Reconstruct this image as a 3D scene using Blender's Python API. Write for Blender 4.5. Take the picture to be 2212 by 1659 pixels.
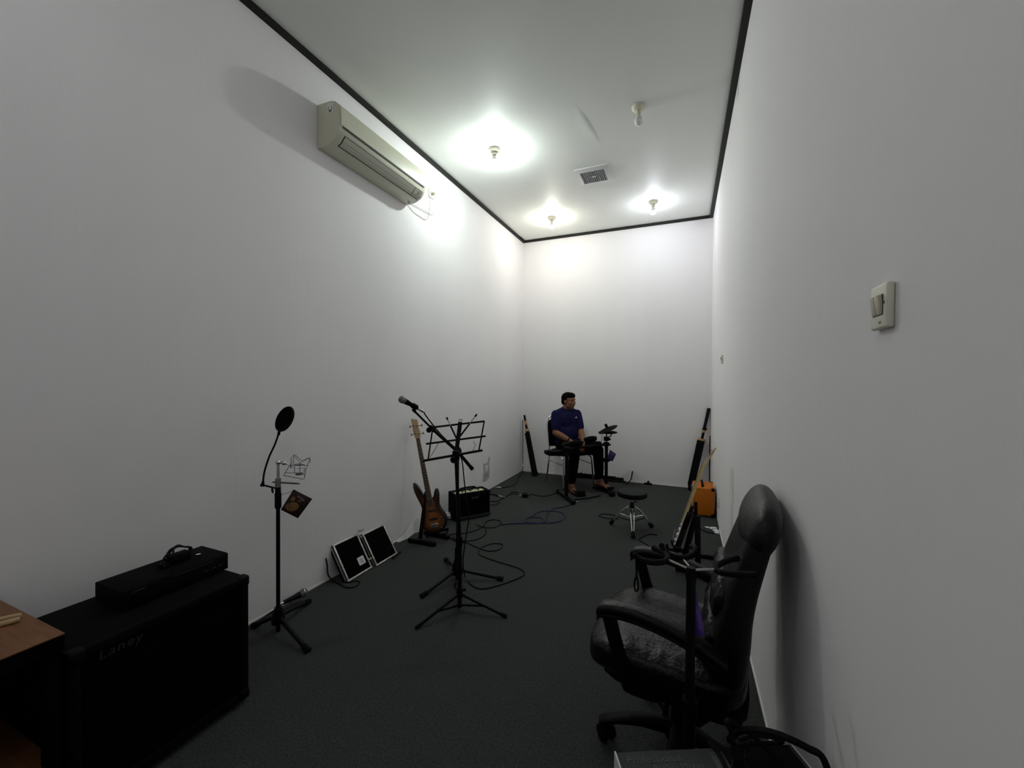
import bpy, bmesh, math, random
from mathutils import Vector, Matrix, noise
random.seed(7)
for o in list(bpy.data.objects): bpy.data.objects.remove(o, do_unlink=True)
SC = bpy.context.scene
COL = SC.collection
PI = math.pi

# ------------------------------------------------------------------ camera
IW, IH, FPX = 2212, 1659, 875.0
YAW, PITCH, ROLL = 0.4002, -0.0120, 0.0059
CAMH = 1.42
_f = Vector((-math.sin(YAW)*math.cos(PITCH), math.cos(YAW)*math.cos(PITCH), math.sin(PITCH)))
_r0 = Vector((math.cos(YAW), math.sin(YAW), 0)); _u0 = _r0.cross(_f)
_R = _r0*math.cos(ROLL) + _u0*math.sin(ROLL); _U = _u0*math.cos(ROLL) - _r0*math.sin(ROLL)
CAMP = Vector((0, 0, CAMH))
cam = bpy.data.cameras.new('camera'); co = bpy.data.objects.new('camera', cam); COL.objects.link(co)
cam.sensor_fit = 'HORIZONTAL'; cam.sensor_width = 36.0; cam.lens = 36.0*FPX/IW; cam.clip_start = 0.02
co.matrix_world = Matrix(((_R.x, _U.x, -_f.x, 0), (_R.y, _U.y, -_f.y, 0), (_R.z, _U.z, -_f.z, CAMH), (0, 0, 0, 1)))
SC.camera = co

# ------------------------------------------------------------------ world, exposure (the room is closed: bulbs only)
w = bpy.data.worlds.new('world'); SC.world = w; w.use_nodes = True
w.node_tree.nodes['Background'].inputs[0].default_value = (0.02, 0.02, 0.02, 1)
w.node_tree.nodes['Background'].inputs[1].default_value = 0.2
vs = SC.view_settings
vs.view_transform = 'Standard'; vs.look = 'None'; vs.gamma = 1.0; vs.use_curve_mapping = False
vs.exposure = 0.0
BULB = 620.0            # radiance of the lit bulbs

# ------------------------------------------------------------------ survey helpers: photograph bearings -> places in the room
XL, XR, YB, YF, ZC = -2.287, 0.331, 5.82, -1.15, 3.538
def ray(x, y): return _f + _R*((x-IW/2)/FPX) - _U*((y-IH/2)/FPX)
def FL(x, y, z=0.0):
    d = ray(x, y); return CAMP + d*((z-CAMH)/d.z)
def PL(x, y, ax, v):
    d = ray(x, y); return CAMP + d*((v-CAMP[ax])/d[ax])
def FP(base, x, y, off=0.0):          # on the upright plane through base that faces the viewpoint
    n = Vector((base[0], base[1], 0)); L = n.length; n /= L
    d = ray(x, y); return CAMP + d*((L+off)/d.dot(n))
def V(*a): return Vector(a)

# ------------------------------------------------------------------ materials
MATS = {}
def mat(name, col, rough=0.6, metal=0.0, spec=0.5, noise_amt=0.0, nscale=30.0, bump=0.0, bscale=200.0, stretch=(1, 1, 1), emit=None, estr=0.0, col2=None, coat=0.0, alpha=1.0, trans=0.0):
    m = bpy.data.materials.new(name); m.use_nodes = True
    nt = m.node_tree; b = nt.nodes['Principled BSDF']
    b.inputs['Base Color'].default_value = (*col, 1); b.inputs['Roughness'].default_value = rough
    b.inputs['Metallic'].default_value = metal; b.inputs['Specular IOR Level'].default_value = spec
    b.inputs['Coat Weight'].default_value = coat
    b.inputs['Transmission Weight'].default_value = trans
    tc = nt.nodes.new('ShaderNodeTexCoord'); mp = nt.nodes.new('ShaderNodeMapping'); mp.inputs['Scale'].default_value = stretch
    nt.links.new(tc.outputs['Object'], mp.inputs['Vector'])
    if noise_amt > 0 or col2:
        n = nt.nodes.new('ShaderNodeTexNoise'); n.inputs['Scale'].default_value = nscale; n.inputs['Detail'].default_value = 4
        nt.links.new(mp.outputs[0], n.inputs['Vector'])
        r = nt.nodes.new('ShaderNodeValToRGB')
        c2 = col2 if col2 else tuple(max(0, c*(1-noise_amt)) for c in col)
        c1 = col if col2 else tuple(min(1, c*(1+noise_amt)) for c in col)
        r.color_ramp.elements[0].position = 0.3; r.color_ramp.elements[1].position = 0.7
        r.color_ramp.elements[0].color = (*c2, 1); r.color_ramp.elements[1].color = (*c1, 1)
        nt.links.new(n.outputs['Fac'], r.inputs[0]); nt.links.new(r.outputs[0], b.inputs['Base Color'])
    if bump > 0:
        n2 = nt.nodes.new('ShaderNodeTexNoise'); n2.inputs['Scale'].default_value = bscale; n2.inputs['Detail'].default_value = 3
        nt.links.new(mp.outputs[0], n2.inputs['Vector'])
        bp = nt.nodes.new('ShaderNodeBump'); bp.inputs['Strength'].default_value = bump; bp.inputs['Distance'].default_value = 0.01
        nt.links.new(n2.outputs['Fac'], bp.inputs['Height']); nt.links.new(bp.outputs[0], b.inputs['Normal'])
    if emit:
        b.inputs['Emission Color'].default_value = (*emit, 1); b.inputs['Emission Strength'].default_value = estr
    MATS[name] = m
    return m
mat('wallpaper', (0.862, 0.840, 0.850), 0.75, spec=0.25, noise_amt=0.02, nscale=1.6, bump=0.085, bscale=34, stretch=(1, 1, 0.12))
mat('ceiling_paint', (0.82, 0.835, 0.80), 0.55, spec=0.35, noise_amt=0.02, nscale=1.2, bump=0.12, bscale=2.2)
mat('carpet', (0.084, 0.090, 0.087), 0.98, spec=0.05, col2=(0.044, 0.048, 0.046), nscale=110, bump=0.9, bscale=320)
mat('trim_black', (0.012, 0.012, 0.010), 0.6, spec=0.25, bump=0.1, bscale=60)
mat('white_edge', (0.72, 0.70, 0.66), 0.7, noise_amt=0.08, nscale=14)
mat('black_metal', (0.0025, 0.0025, 0.0025), 0.5, spec=0.14)
mat('black_plastic', (0.0024, 0.0024, 0.0024), 0.55, spec=0.10, bump=0.04, bscale=300)
mat('black_rubber', (0.0032, 0.0032, 0.0032), 0.75, spec=0.10)
mat('black_tolex', (0.0028, 0.0028, 0.0026), 0.8, spec=0.07, bump=0.35, bscale=420)
mat('black_cloth', (0.0022, 0.0022, 0.0022), 0.95, spec=0.03, bump=0.2, bscale=500)
mat('leather', (0.0022, 0.0022, 0.0022), 0.38, spec=0.24, bump=0.18, bscale=70)
mat('leather_crinkle', (0.0022, 0.0022, 0.0022), 0.30, spec=0.26, bump=0.36, bscale=85)
mat('chrome', (0.62, 0.62, 0.62), 0.18, metal=1.0)
mat('steel', (0.35, 0.35, 0.34), 0.38, metal=1.0)
mat('dull_wire', (0.035, 0.035, 0.034), 0.4, metal=0.3)
mat('aluminium', (0.50, 0.49, 0.46), 0.45, metal=0.55, noise_amt=0.35, nscale=60)
mat('ac_plastic', (0.60, 0.60, 0.47), 0.42, spec=0.4, noise_amt=0.03, nscale=3)
mat('ac_flap', (0.50, 0.50, 0.42), 0.45, spec=0.4)
mat('ac_dark', (0.02, 0.02, 0.015), 0.7)
mat('cream_plastic', (0.74, 0.72, 0.60), 0.4, spec=0.45, noise_amt=0.03, nscale=30)
mat('cream_rocker', (0.52, 0.48, 0.36), 0.35, spec=0.5)
mat('white_plastic', (0.70, 0.70, 0.70), 0.4, spec=0.45)
mat('porcelain', (0.72, 0.69, 0.55), 0.4, spec=0.5)
mat('vent_grey', (0.42, 0.42, 0.43), 0.6)
mat('vent_dark', (0.035, 0.05, 0.05), 0.9)
mat('bulb_a', (0.9, 0.9, 0.9), 0.4, emit=(0.90, 1.0, 0.95), estr=BULB*1.4)
mat('bulb_b', (0.9, 0.9, 0.9), 0.4, emit=(1.0, 0.98, 0.86), estr=BULB*0.78)
mat('bulb_c', (0.9, 0.9, 0.9), 0.4, emit=(0.90, 0.94, 1.0), estr=BULB*0.58)
mat('bulb_off', (0.80, 0.80, 0.80), 0.15, spec=0.6)
mat('bulb_d', (0.9, 0.9, 0.9), 0.4, emit=(0.97, 0.98, 1.0), estr=BULB*0.28)
mat('bulb_housing', (0.75, 0.75, 0.72), 0.5)
mat('paper_white', (0.66, 0.66, 0.64), 0.8, bump=0.1, bscale=60)
mat('paper_tag', (0.62, 0.62, 0.62), 0.6)
mat('ink_grey', (0.10, 0.10, 0.11), 0.7)
mat('ink_black', (0.008, 0.008, 0.008), 0.6)
mat('logo_grey', (0.022, 0.022, 0.023), 0.5)
mat('wood_top', (0.185, 0.072, 0.023), 0.55, col2=(0.125, 0.046, 0.013), nscale=9, stretch=(1, 8, 1), bump=0.05, bscale=80)
mat('stick_wood', (0.42, 0.29, 0.15), 0.6, noise_amt=0.1, nscale=20)
mat('maple', (0.60, 0.43, 0.20), 0.35, noise_amt=0.1, nscale=12, coat=0.2)
mat('maple_dark', (0.36, 0.24, 0.09), 0.4, noise_amt=0.12, nscale=12)
mat('rosewood', (0.055, 0.028, 0.014), 0.5, noise_amt=0.3, nscale=40)
mat('fret', (0.42, 0.36, 0.22), 0.3, metal=0.8)
mat('pickguard', (0.74, 0.74, 0.70), 0.3, spec=0.5)
mat('pickup', (0.02, 0.009, 0.004), 0.4)
mat('orange_tolex', (0.50, 0.135, 0.006), 0.65, spec=0.25, noise_amt=0.05, nscale=60, bump=0.25, bscale=300)
mat('orange_light', (0.66, 0.33, 0.12), 0.8, spec=0.1, bump=0.3, bscale=300)
mat('panel_cream', (0.62, 0.60, 0.42), 0.4)
mat('knob_dark', (0.03, 0.03, 0.02), 0.4)
mat('skin', (0.185, 0.082, 0.042), 0.55, spec=0.3, noise_amt=0.08, nscale=25)
mat('hair', (0.003, 0.0026, 0.0022), 0.8, spec=0.05, bump=0.5, bscale=140)
mat('eye_dark', (0.012, 0.008, 0.006), 0.3)
mat('lip', (0.12, 0.038, 0.028), 0.5)
mat('shirt_navy', (0.010, 0.0095, 0.044), 0.9, spec=0.08, noise_amt=0.15, nscale=20, bump=0.15, bscale=300)
mat('trouser_black', (0.0022, 0.0022, 0.0022), 0.95, spec=0.05)
mat('tan_ring', (0.46, 0.25, 0.085), 0.5)
mat('stick_dark', (0.003, 0.003, 0.003), 0.6, spec=0.1)
mat('cable_black', (0.003, 0.003, 0.003), 0.55, spec=0.14)
mat('cable_blue', (0.014, 0.010, 0.055), 0.5, spec=0.3)
mat('cable_white', (0.50, 0.49, 0.42), 0.5)
mat('purple_foil', (0.085, 0.032, 0.30), 0.25, spec=0.7, bump=0.5, bscale=40)
mat('purple_print', (0.05, 0.016, 0.09), 0.35, spec=0.5, col2=(0.018, 0.012, 0.03), nscale=40)
mat('pouch_brown', (0.016, 0.007, 0.004), 0.4, spec=0.4)
mat('pouch_gold', (0.27, 0.145, 0.035), 0.45, col2=(0.10, 0.045, 0.012), nscale=70)
mat('pouch_pink', (0.13, 0.075, 0.065), 0.5)
mat('dark_grey_top', (0.026, 0.028, 0.027), 0.85, spec=0.12, bump=0.1, bscale=120)
mat('carton_grey', (0.050, 0.052, 0.054), 0.7, spec=0.15, noise_amt=0.08, nscale=20)
mat('carton_text', (0.085, 0.088, 0.09), 0.7)
mat('mesh_grille', (0.20, 0.20, 0.20), 0.5, metal=0.6, bump=0.8, bscale=500)
mat('outlet_smudge', (0.47, 0.46, 0.45), 0.9, noise_amt=0.15, nscale=40)
mat('pouch_clear', (0.75, 0.76, 0.78), 0.25, spec=0.5, bump=0.6, bscale=60)
mat('window_dark', (0.08, 0.08, 0.07), 0.2)

# bass body: brown sunburst, drawn from the body's own object coordinates
def sunburst():
    m = bpy.data.materials.new('sunburst'); m.use_nodes = True; nt = m.node_tree; b = nt.nodes['Principled BSDF']
    b.inputs['Roughness'].default_value = 0.28; b.inputs['Coat Weight'].default_value = 0.3
    at = nt.nodes.new('ShaderNodeAttribute'); at.attribute_name = 'burst'
    r = nt.nodes.new('ShaderNodeValToRGB'); e = r.color_ramp.elements
    e[0].position = 0.10; e[0].color = (0.004, 0.0025, 0.002, 1)
    e[1].position = 1.0; e[1].color = (0.33, 0.105, 0.016, 1)
    k = e.new(0.42); k.color = (0.075, 0.020, 0.005, 1)
    nt.links.new(at.outputs['Fac'], r.inputs[0]); nt.links.new(r.outputs[0], b.inputs['Base Color'])
    MATS['sunburst'] = m
sunburst()

# ------------------------------------------------------------------ mesh builder
ORIG = {}
def cat(pts, n=6, closed=False):
    pts = [Vector(p) for p in pts]
    if len(pts) < 3: return pts
    out = []; N = len(pts)
    for i in range(N if closed else N-1):
        if closed: p0, p1, p2, p3 = pts[i-1], pts[i], pts[(i+1) % N], pts[(i+2) % N]
        else: p0, p1, p2, p3 = pts[max(i-1, 0)], pts[i], pts[i+1], pts[min(i+2, N-1)]
        for k in range(n):
            t = k/n
            out.append(0.5*((2*p1)+(-p0+p2)*t+(2*p0-5*p1+4*p2-p3)*t*t+(-p0+3*p1-3*p2+p3)*t**3))
    if not closed: out.append(pts[-1])
    return out
def frame(o, x, y, z):
    return Matrix(((x[0], y[0], z[0], o[0]), (x[1], y[1], z[1], o[1]), (x[2], y[2], z[2], o[2]), (0, 0, 0, 1)))
def zaxis(a, b):                        # matrix at a whose z points to b
    z = (Vector(b)-Vector(a)).normalized()
    x = z.cross(Vector((0, 0, 1)))
    if x.length < 1e-4: x = Vector((1, 0, 0))
    x.normalize(); y = z.cross(x)
    return frame(a, x, y, z)
class MB:
    def __init__(s, M=None): s.bm = bmesh.new(); s.M = M or Matrix.Identity(4)
    def face(s, vs):
        try: return s.bm.faces.new(vs)
        except ValueError: return None
    def box(s, c, size, rot=None, bev=0.0, seg=2, M=None):
        T = (M or Matrix.Identity(4)) @ Matrix.Translation(Vector(c)) @ (rot.to_4x4() if rot else Matrix.Identity(4)) @ Matrix.Diagonal((*size, 1))
        r = bmesh.ops.create_cube(s.bm, size=1.0, matrix=T)
        if bev > 0:
            es = list({e for v in r['verts'] for e in v.link_edges})
            bmesh.ops.bevel(s.bm, geom=es, offset=bev, segments=seg, affect='EDGES', profile=0.5)
        return s
    def boxz(s, x0, x1, y0, y1, z0, z1, bev=0.0): return s.box(((x0+x1)/2, (y0+y1)/2, (z0+z1)/2), (abs(x1-x0), abs(y1-y0), abs(z1-z0)), bev=bev)
    def bar(s, a, b, w, h, up=(0, 0, 1), bev=0.0):   # rectangular bar from a to b
        a, b = Vector(a), Vector(b); z = (b-a).normalized(); x = z.cross(Vector(up))
        if x.length < 1e-4: x = Vector((1, 0, 0))
        x.normalize(); y = z.cross(x)
        return s.box((0, 0, (b-a).length/2), (w, h, (b-a).length), bev=bev, M=frame(a, x, y, z))
    def tube(s, pts, r, seg=8, closed=False, flat=1.0):
        pts = [Vector(p) for p in pts]; n = len(pts)
        rs = r if isinstance(r, (list, tuple)) else [r]*n
        rings = []; x = None
        for i in range(n):
            a = pts[i-1] if (i > 0 or closed) else pts[i]
            b = pts[(i+1) % n] if (i < n-1 or closed) else pts[i]
            t = (b-a)
            t = t.normalized() if t.length > 1e-9 else Vector((0, 0, 1))
            if x is None:
                x = t.cross(Vector((0, 0, 1)))
                if x.length < 1e-3: x = t.cross(Vector((1, 0, 0)))
            x = (x - t*x.dot(t))
            if x.length < 1e-6: x = t.orthogonal()
            x.normalize(); y = t.cross(x)
            rings.append([s.bm.verts.new(pts[i] + x*(math.cos(2*PI*k/seg)*rs[i]) + y*(math.sin(2*PI*k/seg)*rs[i]*flat)) for k in range(seg)])
        m = n if closed else n-1
        for i in range(m):
            A, B = rings[i], rings[(i+1) % n]
            for k in range(seg): s.face((A[k], A[(k+1) % seg], B[(k+1) % seg], B[k]))
        if not closed:
            s.face(rings[0][::-1]); s.face(rings[-1])
        return s
    def cyl(s, a, b, r, r2=None, seg=16): return s.tube([a, b], [r, r if r2 is None else r2], seg)
    def lathe(s, prof, M=None, seg=24):
        M = M or Matrix.Identity(4); rings = []
        for (r, z) in prof:
            if r < 1e-6: rings.append([s.bm.verts.new(M @ Vector((0, 0, z)))])
            else: rings.append([s.bm.verts.new(M @ Vector((r*math.cos(2*PI*k/seg), r*math.sin(2*PI*k/seg), z))) for k in range(seg)])
        for A, B in zip(rings, rings[1:]):
            for k in range(seg):
                k2 = (k+1) % seg
                if len(A) == 1 and len(B) > 1: s.face((A[0], B[k2], B[k]))
                elif len(B) == 1 and len(A) > 1: s.face((A[k], A[k2], B[0]))
                elif len(A) > 1: s.face((A[k], A[k2], B[k2], B[k]))
        if len(rings[0]) > 1: s.face(rings[0][::-1])
        if len(rings[-1]) > 1: s.face(rings[-1])
        return s
    def prism(s, poly, z0, z1, M=None, bev=0.0):
        M = M or Matrix.Identity(4)
        a = [s.bm.verts.new(M @ Vector((p[0], p[1], z0))) for p in poly]
        b = [s.bm.verts.new(M @ Vector((p[0], p[1], z1))) for p in poly]
        n = len(poly); f0 = s.face(a[::-1]); f1 = s.face(b)
        for i in range(n): s.face((a[i], a[(i+1) % n], b[(i+1) % n], b[i]))
        if bev > 0 and f0 and f1:
            es = list(set(f0.edges) | set(f1.edges))
            bmesh.ops.bevel(s.bm, geom=es, offset=bev, segments=2, affect='EDGES', profile=0.5)
        return s
    def ball(s, c, r, M=None, u=16, v=10):
        r = r if isinstance(r, (list, tuple)) else (r, r, r)
        T = (M or Matrix.Identity(4)) @ Matrix.Translation(Vector(c)) @ Matrix.Diagonal((*r, 1))
        bmesh.ops.create_uvsphere(s.bm, u_segments=u, v_segments=v, radius=1.0, matrix=T); return s
    def rbox(s, size, M, n=5.0, cuts=9, fn=None):     # puffy rounded box (superellipsoid cushion)
        tb = bmesh.new(); bmesh.ops.create_cube(tb, size=2.0)
        bmesh.ops.subdivide_edges(tb, edges=tb.edges[:], cuts=cuts, use_grid_fill=True)
        for v in tb.verts:
            p = v.co; q = (abs(p.x)**n+abs(p.y)**n+abs(p.z)**n)**(1/n)
            p = p/q
            p = Vector((p.x*size[0]/2, p.y*size[1]/2, p.z*size[2]/2))
            if fn: p = fn(p)
            v.co = M @ p
        tmp = bpy.data.meshes.new('tmp'); tb.to_mesh(tmp); tb.free(); s.bm.from_mesh(tmp); bpy.data.meshes.remove(tmp)
        return s
    def loft(s, secs, seg=20, n=3.0):                  # secs: (centre, xaxis half vector, yaxis half vector), superellipse sections
        rings = []
        for c, ax, ay in secs:
            c, ax, ay = Vector(c), Vector(ax), Vector(ay); R = []
            for k in range(seg):
                t = 2*PI*k/seg; ct, st = math.cos(t), math.sin(t)
                R.append(s.bm.verts.new(c + ax*(math.copysign(abs(ct)**(2/n), ct)) + ay*(math.copysign(abs(st)**(2/n), st))))
            rings.append(R)
        for A, B in zip(rings, rings[1:]):
            for k in range(seg): s.face((A[k], A[(k+1) % seg], B[(k+1) % seg], B[k]))
        s.face(rings[0][::-1]); s.face(rings[-1]); return s
    def add_mesh(s, me, M):
        t = bmesh.new(); t.from_mesh(me); t.transform(M)
        tmp = bpy.data.meshes.new('tmp'); t.to_mesh(tmp); t.free(); s.bm.from_mesh(tmp); bpy.data.meshes.remove(tmp); return s
    def mesh(s, name, origin=(0, 0, 0), sharp=38):
        s.bm.transform(Matrix.Translation(-Vector(origin)) @ s.M)
        bmesh.ops.recalc_face_normals(s.bm, faces=s.bm.faces[:])
        me = bpy.data.meshes.new(name); s.bm.to_mesh(me); s.bm.free()
        me.polygons.foreach_set('use_smooth', [True]*len(me.polygons))
        me.set_sharp_from_angle(angle=math.radians(sharp))
        return me
    def build(s, name, material, parent=None, label=None, sharp=38, origin=None):
        og = ORIG[parent.name] if parent else Vector(origin or (0, 0, 0))
        me = s.mesh(name, og, sharp)
        me.materials.append(MATS[material])
        o = bpy.data.objects.new(name, me); COL.objects.link(o)
        if parent: o.parent = parent
        else: o.location = og
        ORIG[o.name] = og
        if label: o['label'] = label
        return o
def tag(o, label, cat_, group=None, kind=None):
    o['label'] = label; o['category'] = cat_
    if group: o['group'] = group
    if kind: o['kind'] = kind
    return o
def thing(name, label, cat_, loc, group=None):
    o = bpy.data.objects.new(name, None); COL.objects.link(o); o.location = Vector(loc); o.empty_display_size = 0.05
    ORIG[o.name] = Vector(loc); return tag(o, label, cat_, group)
def copy_thing(src, loc, label):
    c = src.copy(); COL.objects.link(c); c.location = Vector(loc); c['label'] = label; ORIG[c.name] = Vector(loc)
    for ch in list(src.children):
        k = ch.copy(); COL.objects.link(k); k.parent = c
        for g in list(ch.children):
            q = g.copy(); COL.objects.link(q); q.parent = k
    return c
def struct(name, mb, m):
    o = mb.build(name, m); o['kind'] = 'structure'; return o
def text_mesh(s, size, ext=0.0005, shear=0.0, space=1.0):
    cu = bpy.data.curves.new('txt', 'FONT'); cu.body = s; cu.size = size; cu.extrude = ext; cu.shear = shear; cu.space_character = space
    cu.align_x = 'CENTER'; cu.align_y = 'CENTER'; cu.resolution_u = 3
    o = bpy.data.objects.new('txt', cu); COL.objects.link(o)
    me = bpy.data.meshes.new_from_object(o.evaluated_get(bpy.context.evaluated_depsgraph_get()))
    bpy.data.objects.remove(o); bpy.data.curves.remove(cu); return me
def remesh(me, voxel, smooth=6):
    o = bpy.data.objects.new('rm', me); COL.objects.link(o)
    m = o.modifiers.new('r', 'REMESH'); m.mode = 'VOXEL'; m.voxel_size = voxel
    k = o.modifiers.new('s', 'SMOOTH'); k.iterations = smooth; k.factor = 0.5
    out = bpy.data.meshes.new_from_object(o.evaluated_get(bpy.context.evaluated_depsgraph_get()))
    bpy.data.objects.remove(o)
    out.polygons.foreach_set('use_smooth', [True]*len(out.polygons)); return out
def attach(name, me, material, parent=None):
    me.name = name; me.materials.clear(); me.materials.append(MATS[material])
    o = bpy.data.objects.new(name, me); COL.objects.link(o)
    if parent: o.parent = parent; ORIG[o.name] = ORIG[parent.name]
    return o

# ------------------------------------------------------------------ the room
T = 0.12
struct('floor', MB().boxz(XL-T, XR+T, YF-T, YB+T, -T, 0), 'carpet')
struct('ceiling', MB().boxz(XL-T, XR+T, YF-T, YB+T, ZC, ZC+T), 'ceiling_paint')
struct('wall_left', MB().boxz(XL-T, XL, YF-T, YB+T, 0, ZC), 'wallpaper')
struct('wall_right', MB().boxz(XR, XR+T, YF-T, YB+T, 0, ZC), 'wallpaper')
struct('wall_back', MB().boxz(XL, XR, YB, YB+T, 0, ZC), 'wallpaper')
struct('wall_front', MB().boxz(XL, XR, YF-T, YF, 0, ZC), 'wallpaper')
tw, th = 0.033, 0.03
struct('trim_1', MB().boxz(XL, XL+tw, YF, YB-0.2, ZC-th, ZC).boxz(XL, XL+tw+0.008, YB-0.2, YB, ZC-th, ZC), 'trim_black')
struct('trim_2', MB().boxz(XR-tw-0.008, XR, YF, YB, ZC-th, ZC), 'trim_black')
struct('trim_3', MB().boxz(XL+tw+0.008, XR-tw-0.008, YB-tw, YB, ZC-th, ZC), 'trim_black')
struct('trim_4', MB().boxz(XL+tw, XR-tw-0.008, YF, YF+tw, ZC-th, ZC), 'trim_black')
struct('baseboard_right', MB().boxz(XR-0.006, XR, YF, 4.3, 0, 0.012), 'white_edge')
struct('baseboard_left', MB().boxz(XL, XL+0.006, YF, 3.4, 0, 0.010), 'white_edge')
struct('baseboard_back', MB().boxz(XL, XR-0.01, YB-0.006, YB, 0, 0.010), 'white_edge')

ws = PL(1583, 1100, 0, XR)
o = MB().boxz(XR-0.0012, XR, ws.y-0.004, ws.y+0.004, PL(1583, 1195, 0, XR).z, PL(1583, 1010, 0, XR).z).build('wallpaper_seam', 'outlet_smudge', bpy.data.objects['wall_right'])

# ------------------------------------------------------------------ ceiling lights: rose, socket, bulb
def ceiling_lamp(label, loc, bulbmat, tilt=(0, 0)):
    t = thing('ceiling_bulb', label, 'light bulb', loc, 'bulbs in ceiling roses')
    x, y, z = loc
    MB(Matrix.Translation(loc)).lathe([(0.0, 0), (0.052, 0), (0.052, -0.012), (0.046, -0.024), (0.030, -0.034), (0.0, -0.034)]).build('rose', 'porcelain', t)
    A = Matrix.Translation((x, y, z-0.030)) @ Matrix.Rotation(tilt[0], 4, 'X') @ Matrix.Rotation(tilt[1], 4, 'Y')
    MB(A).lathe([(0, 0), (0.021, 0), (0.021, -0.030), (0.0165, -0.033), (0.0, -0.033)], seg=20).build('socket', 'porcelain', t)
    MB(A).lathe([(0, -0.033), (0.014, -0.034), (0.016, -0.045), (0.025, -0.062), (0.0300, -0.076), (0.0312, -0.081), (0, -0.081)], seg=20).build('housing', 'bulb_housing', t)
    MB(A).lathe([(0, -0.0812), (0.0310, -0.0814), (0.0316, -0.088), (0.0300, -0.098), (0.0265, -0.107), (0.020, -0.114), (0.010, -0.119), (0, -0.121)], seg=20).build('bulb', bulbmat, t)
    return t
ceiling_lamp('lit bulb in ceiling rose nearest the air conditioner, glowing greenish white', (-1.625, 3.39, ZC), 'bulb_a')
ceiling_lamp('lit bulb in ceiling rose by the back wall on the left, warm white', (-1.608, 5.10, ZC), 'bulb_b')
ceiling_lamp('lit bulb in ceiling rose by the back wall on the right, bluish white', (-0.352, 5.10, ZC), 'bulb_c', (0.12, 0))
ceiling_lamp('lit bulb over the near end of the left wall, above the picture', (-1.62, -0.08, ZC), 'bulb_d')
ceiling_lamp('lit bulb over the near end of the right wall, above the picture', (-0.345, -0.08, ZC), 'bulb_d')
ceiling_lamp('unlit bulb in a cream ceiling rose in front of the exhaust vent', (-0.340, 3.29, ZC), 'bulb_off')

# sagging board joint in the ceiling
ja, jb_ = FL(1243, 225, ZC), FL(1297, 312, ZC); jd = (jb_-ja).normalized(); jn = V(-jd.y, jd.x, 0)
q = MB(); JN = 14; rr = []; JS = 1 if jn.x > 0 else -1
for i in range(JN+1):
    u = i/JN; hgt = 0.0055*math.sin(PI*u)**1.2 if 0 < i < JN else 0.0001
    wv = 0.03+0.09*math.sin(PI*u)
    rr.append([q.bm.verts.new(ja+(jb_-ja)*u+jn*wv*x+V(0, 0, -hgt*z+0.0005)) for x, z in ((JS*-1, 0), (JS*-0.6, 0.22), (JS*-0.25, 0.7), (JS*-0.02, 1), (JS*0.12, 0.55), (JS*0.26, 0))])
for A_, B_ in zip(rr, rr[1:]):
    for k in range(5): q.face((A_[k], A_[k+1], B_[k+1], B_[k]))
struct('trim_5', q, 'ceiling_paint')

# ------------------------------------------------------------------ exhaust vent
vx0, vx1, vy0, vy1 = -1.042, -0.702, 4.03, 4.37
t = thing('exhaust_vent', 'square white exhaust vent with grey grille in the ceiling', 'vent', ((vx0+vx1)/2, (vy0+vy1)/2, ZC))
vc = V((vx0+vx1)/2, (vy0+vy1)/2, 0); fr = MB()
o_, i_ = 0.17, 0.122
ring = [(-1, -1), (1, -1), (1, 1), (-1, 1)]
for k in range(4):
    a, b = ring[k], ring[(k+1) % 4]
    P = lambda p, s_, z: fr.bm.verts.new((vc.x+p[0]*s_, vc.y+p[1]*s_, z))
    ot, ob, ib, it = [(P(a, s_, z), P(b, s_, z)) for s_, z in ((o_, ZC), (o_, ZC-0.012), (i_, ZC-0.026), (i_, ZC-0.004))]
    for A, B in ((ot, ob), (ob, ib), (ib, it)): fr.face((A[0], A[1], B[1], B[0]))
bmesh.ops.remove_doubles(fr.bm, verts=fr.bm.verts[:], dist=1e-5)
fr.build('frame', 'white_plastic', t)
MB().boxz(vc.x-i_, vc.x+i_, vc.y-i_, vc.y+i_, ZC-0.006, ZC-0.001).build('backing', 'vent_dark', t)
sl = None
for k in range(8):
    yy = vc.y - i_ + 2*i_*(k+0.5)/8
    if sl is None:
        sl = MB().boxz(vc.x-i_, vc.x+i_, yy-0.003, yy+0.003, ZC-0.022, ZC-0.012).build('slat', 'vent_grey', t); y0_ = yy
    else:
        c = sl.copy(); COL.objects.link(c); c.location = (0, yy-y0_, 0)
gl = None
for k in range(12):
    xx = vc.x - i_ + 2*i_*(k+0.5)/12
    if gl is None:
        gl = MB().boxz(xx-0.002, xx+0.002, vc.y-i_, vc.y+i_, ZC-0.023, ZC-0.013).build('grille_bar', 'vent_grey', t); x0_ = xx
    else:
        c = gl.copy(); COL.objects.link(c); c.location = (xx-x0_, 0, 0)
MB().box((vc.x, vc.y, ZC-0.024), (0.035, 0.02, 0.004)).build('badge', 'white_plastic', t)

# ------------------------------------------------------------------ air conditioner on the left wall
ay0, ay1, az0, az1, ad = 2.012, 2.975, 2.965, 3.255, 0.20
t = thing('air_conditioner', 'yellowed wall-mounted air conditioner high on the left wall', 'air conditioner', (XL, (ay0+ay1)/2, az0))
def ac_prof(inset=0.0):
    P = [(0, 0), (0.05, -0.004), (0.10, 0.004), (0.155, 0.030), (0.186, 0.066), (0.198, 0.105), (0.2, 0.16), (0.197, 0.215), (0.185, 0.252), (0.16, 0.276), (0.12, 0.288), (0.0, 0.290)]
    return [(max(0, x), z) for x, z in P]
MAC = frame((XL+0.001, ay0, az0), (1, 0, 0), (0, 0, 1), (0, 1, 0))
MB().prism(ac_prof(), 0, ay1-ay0, MAC, bev=0.006).build('body', 'ac_plastic', t)
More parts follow.
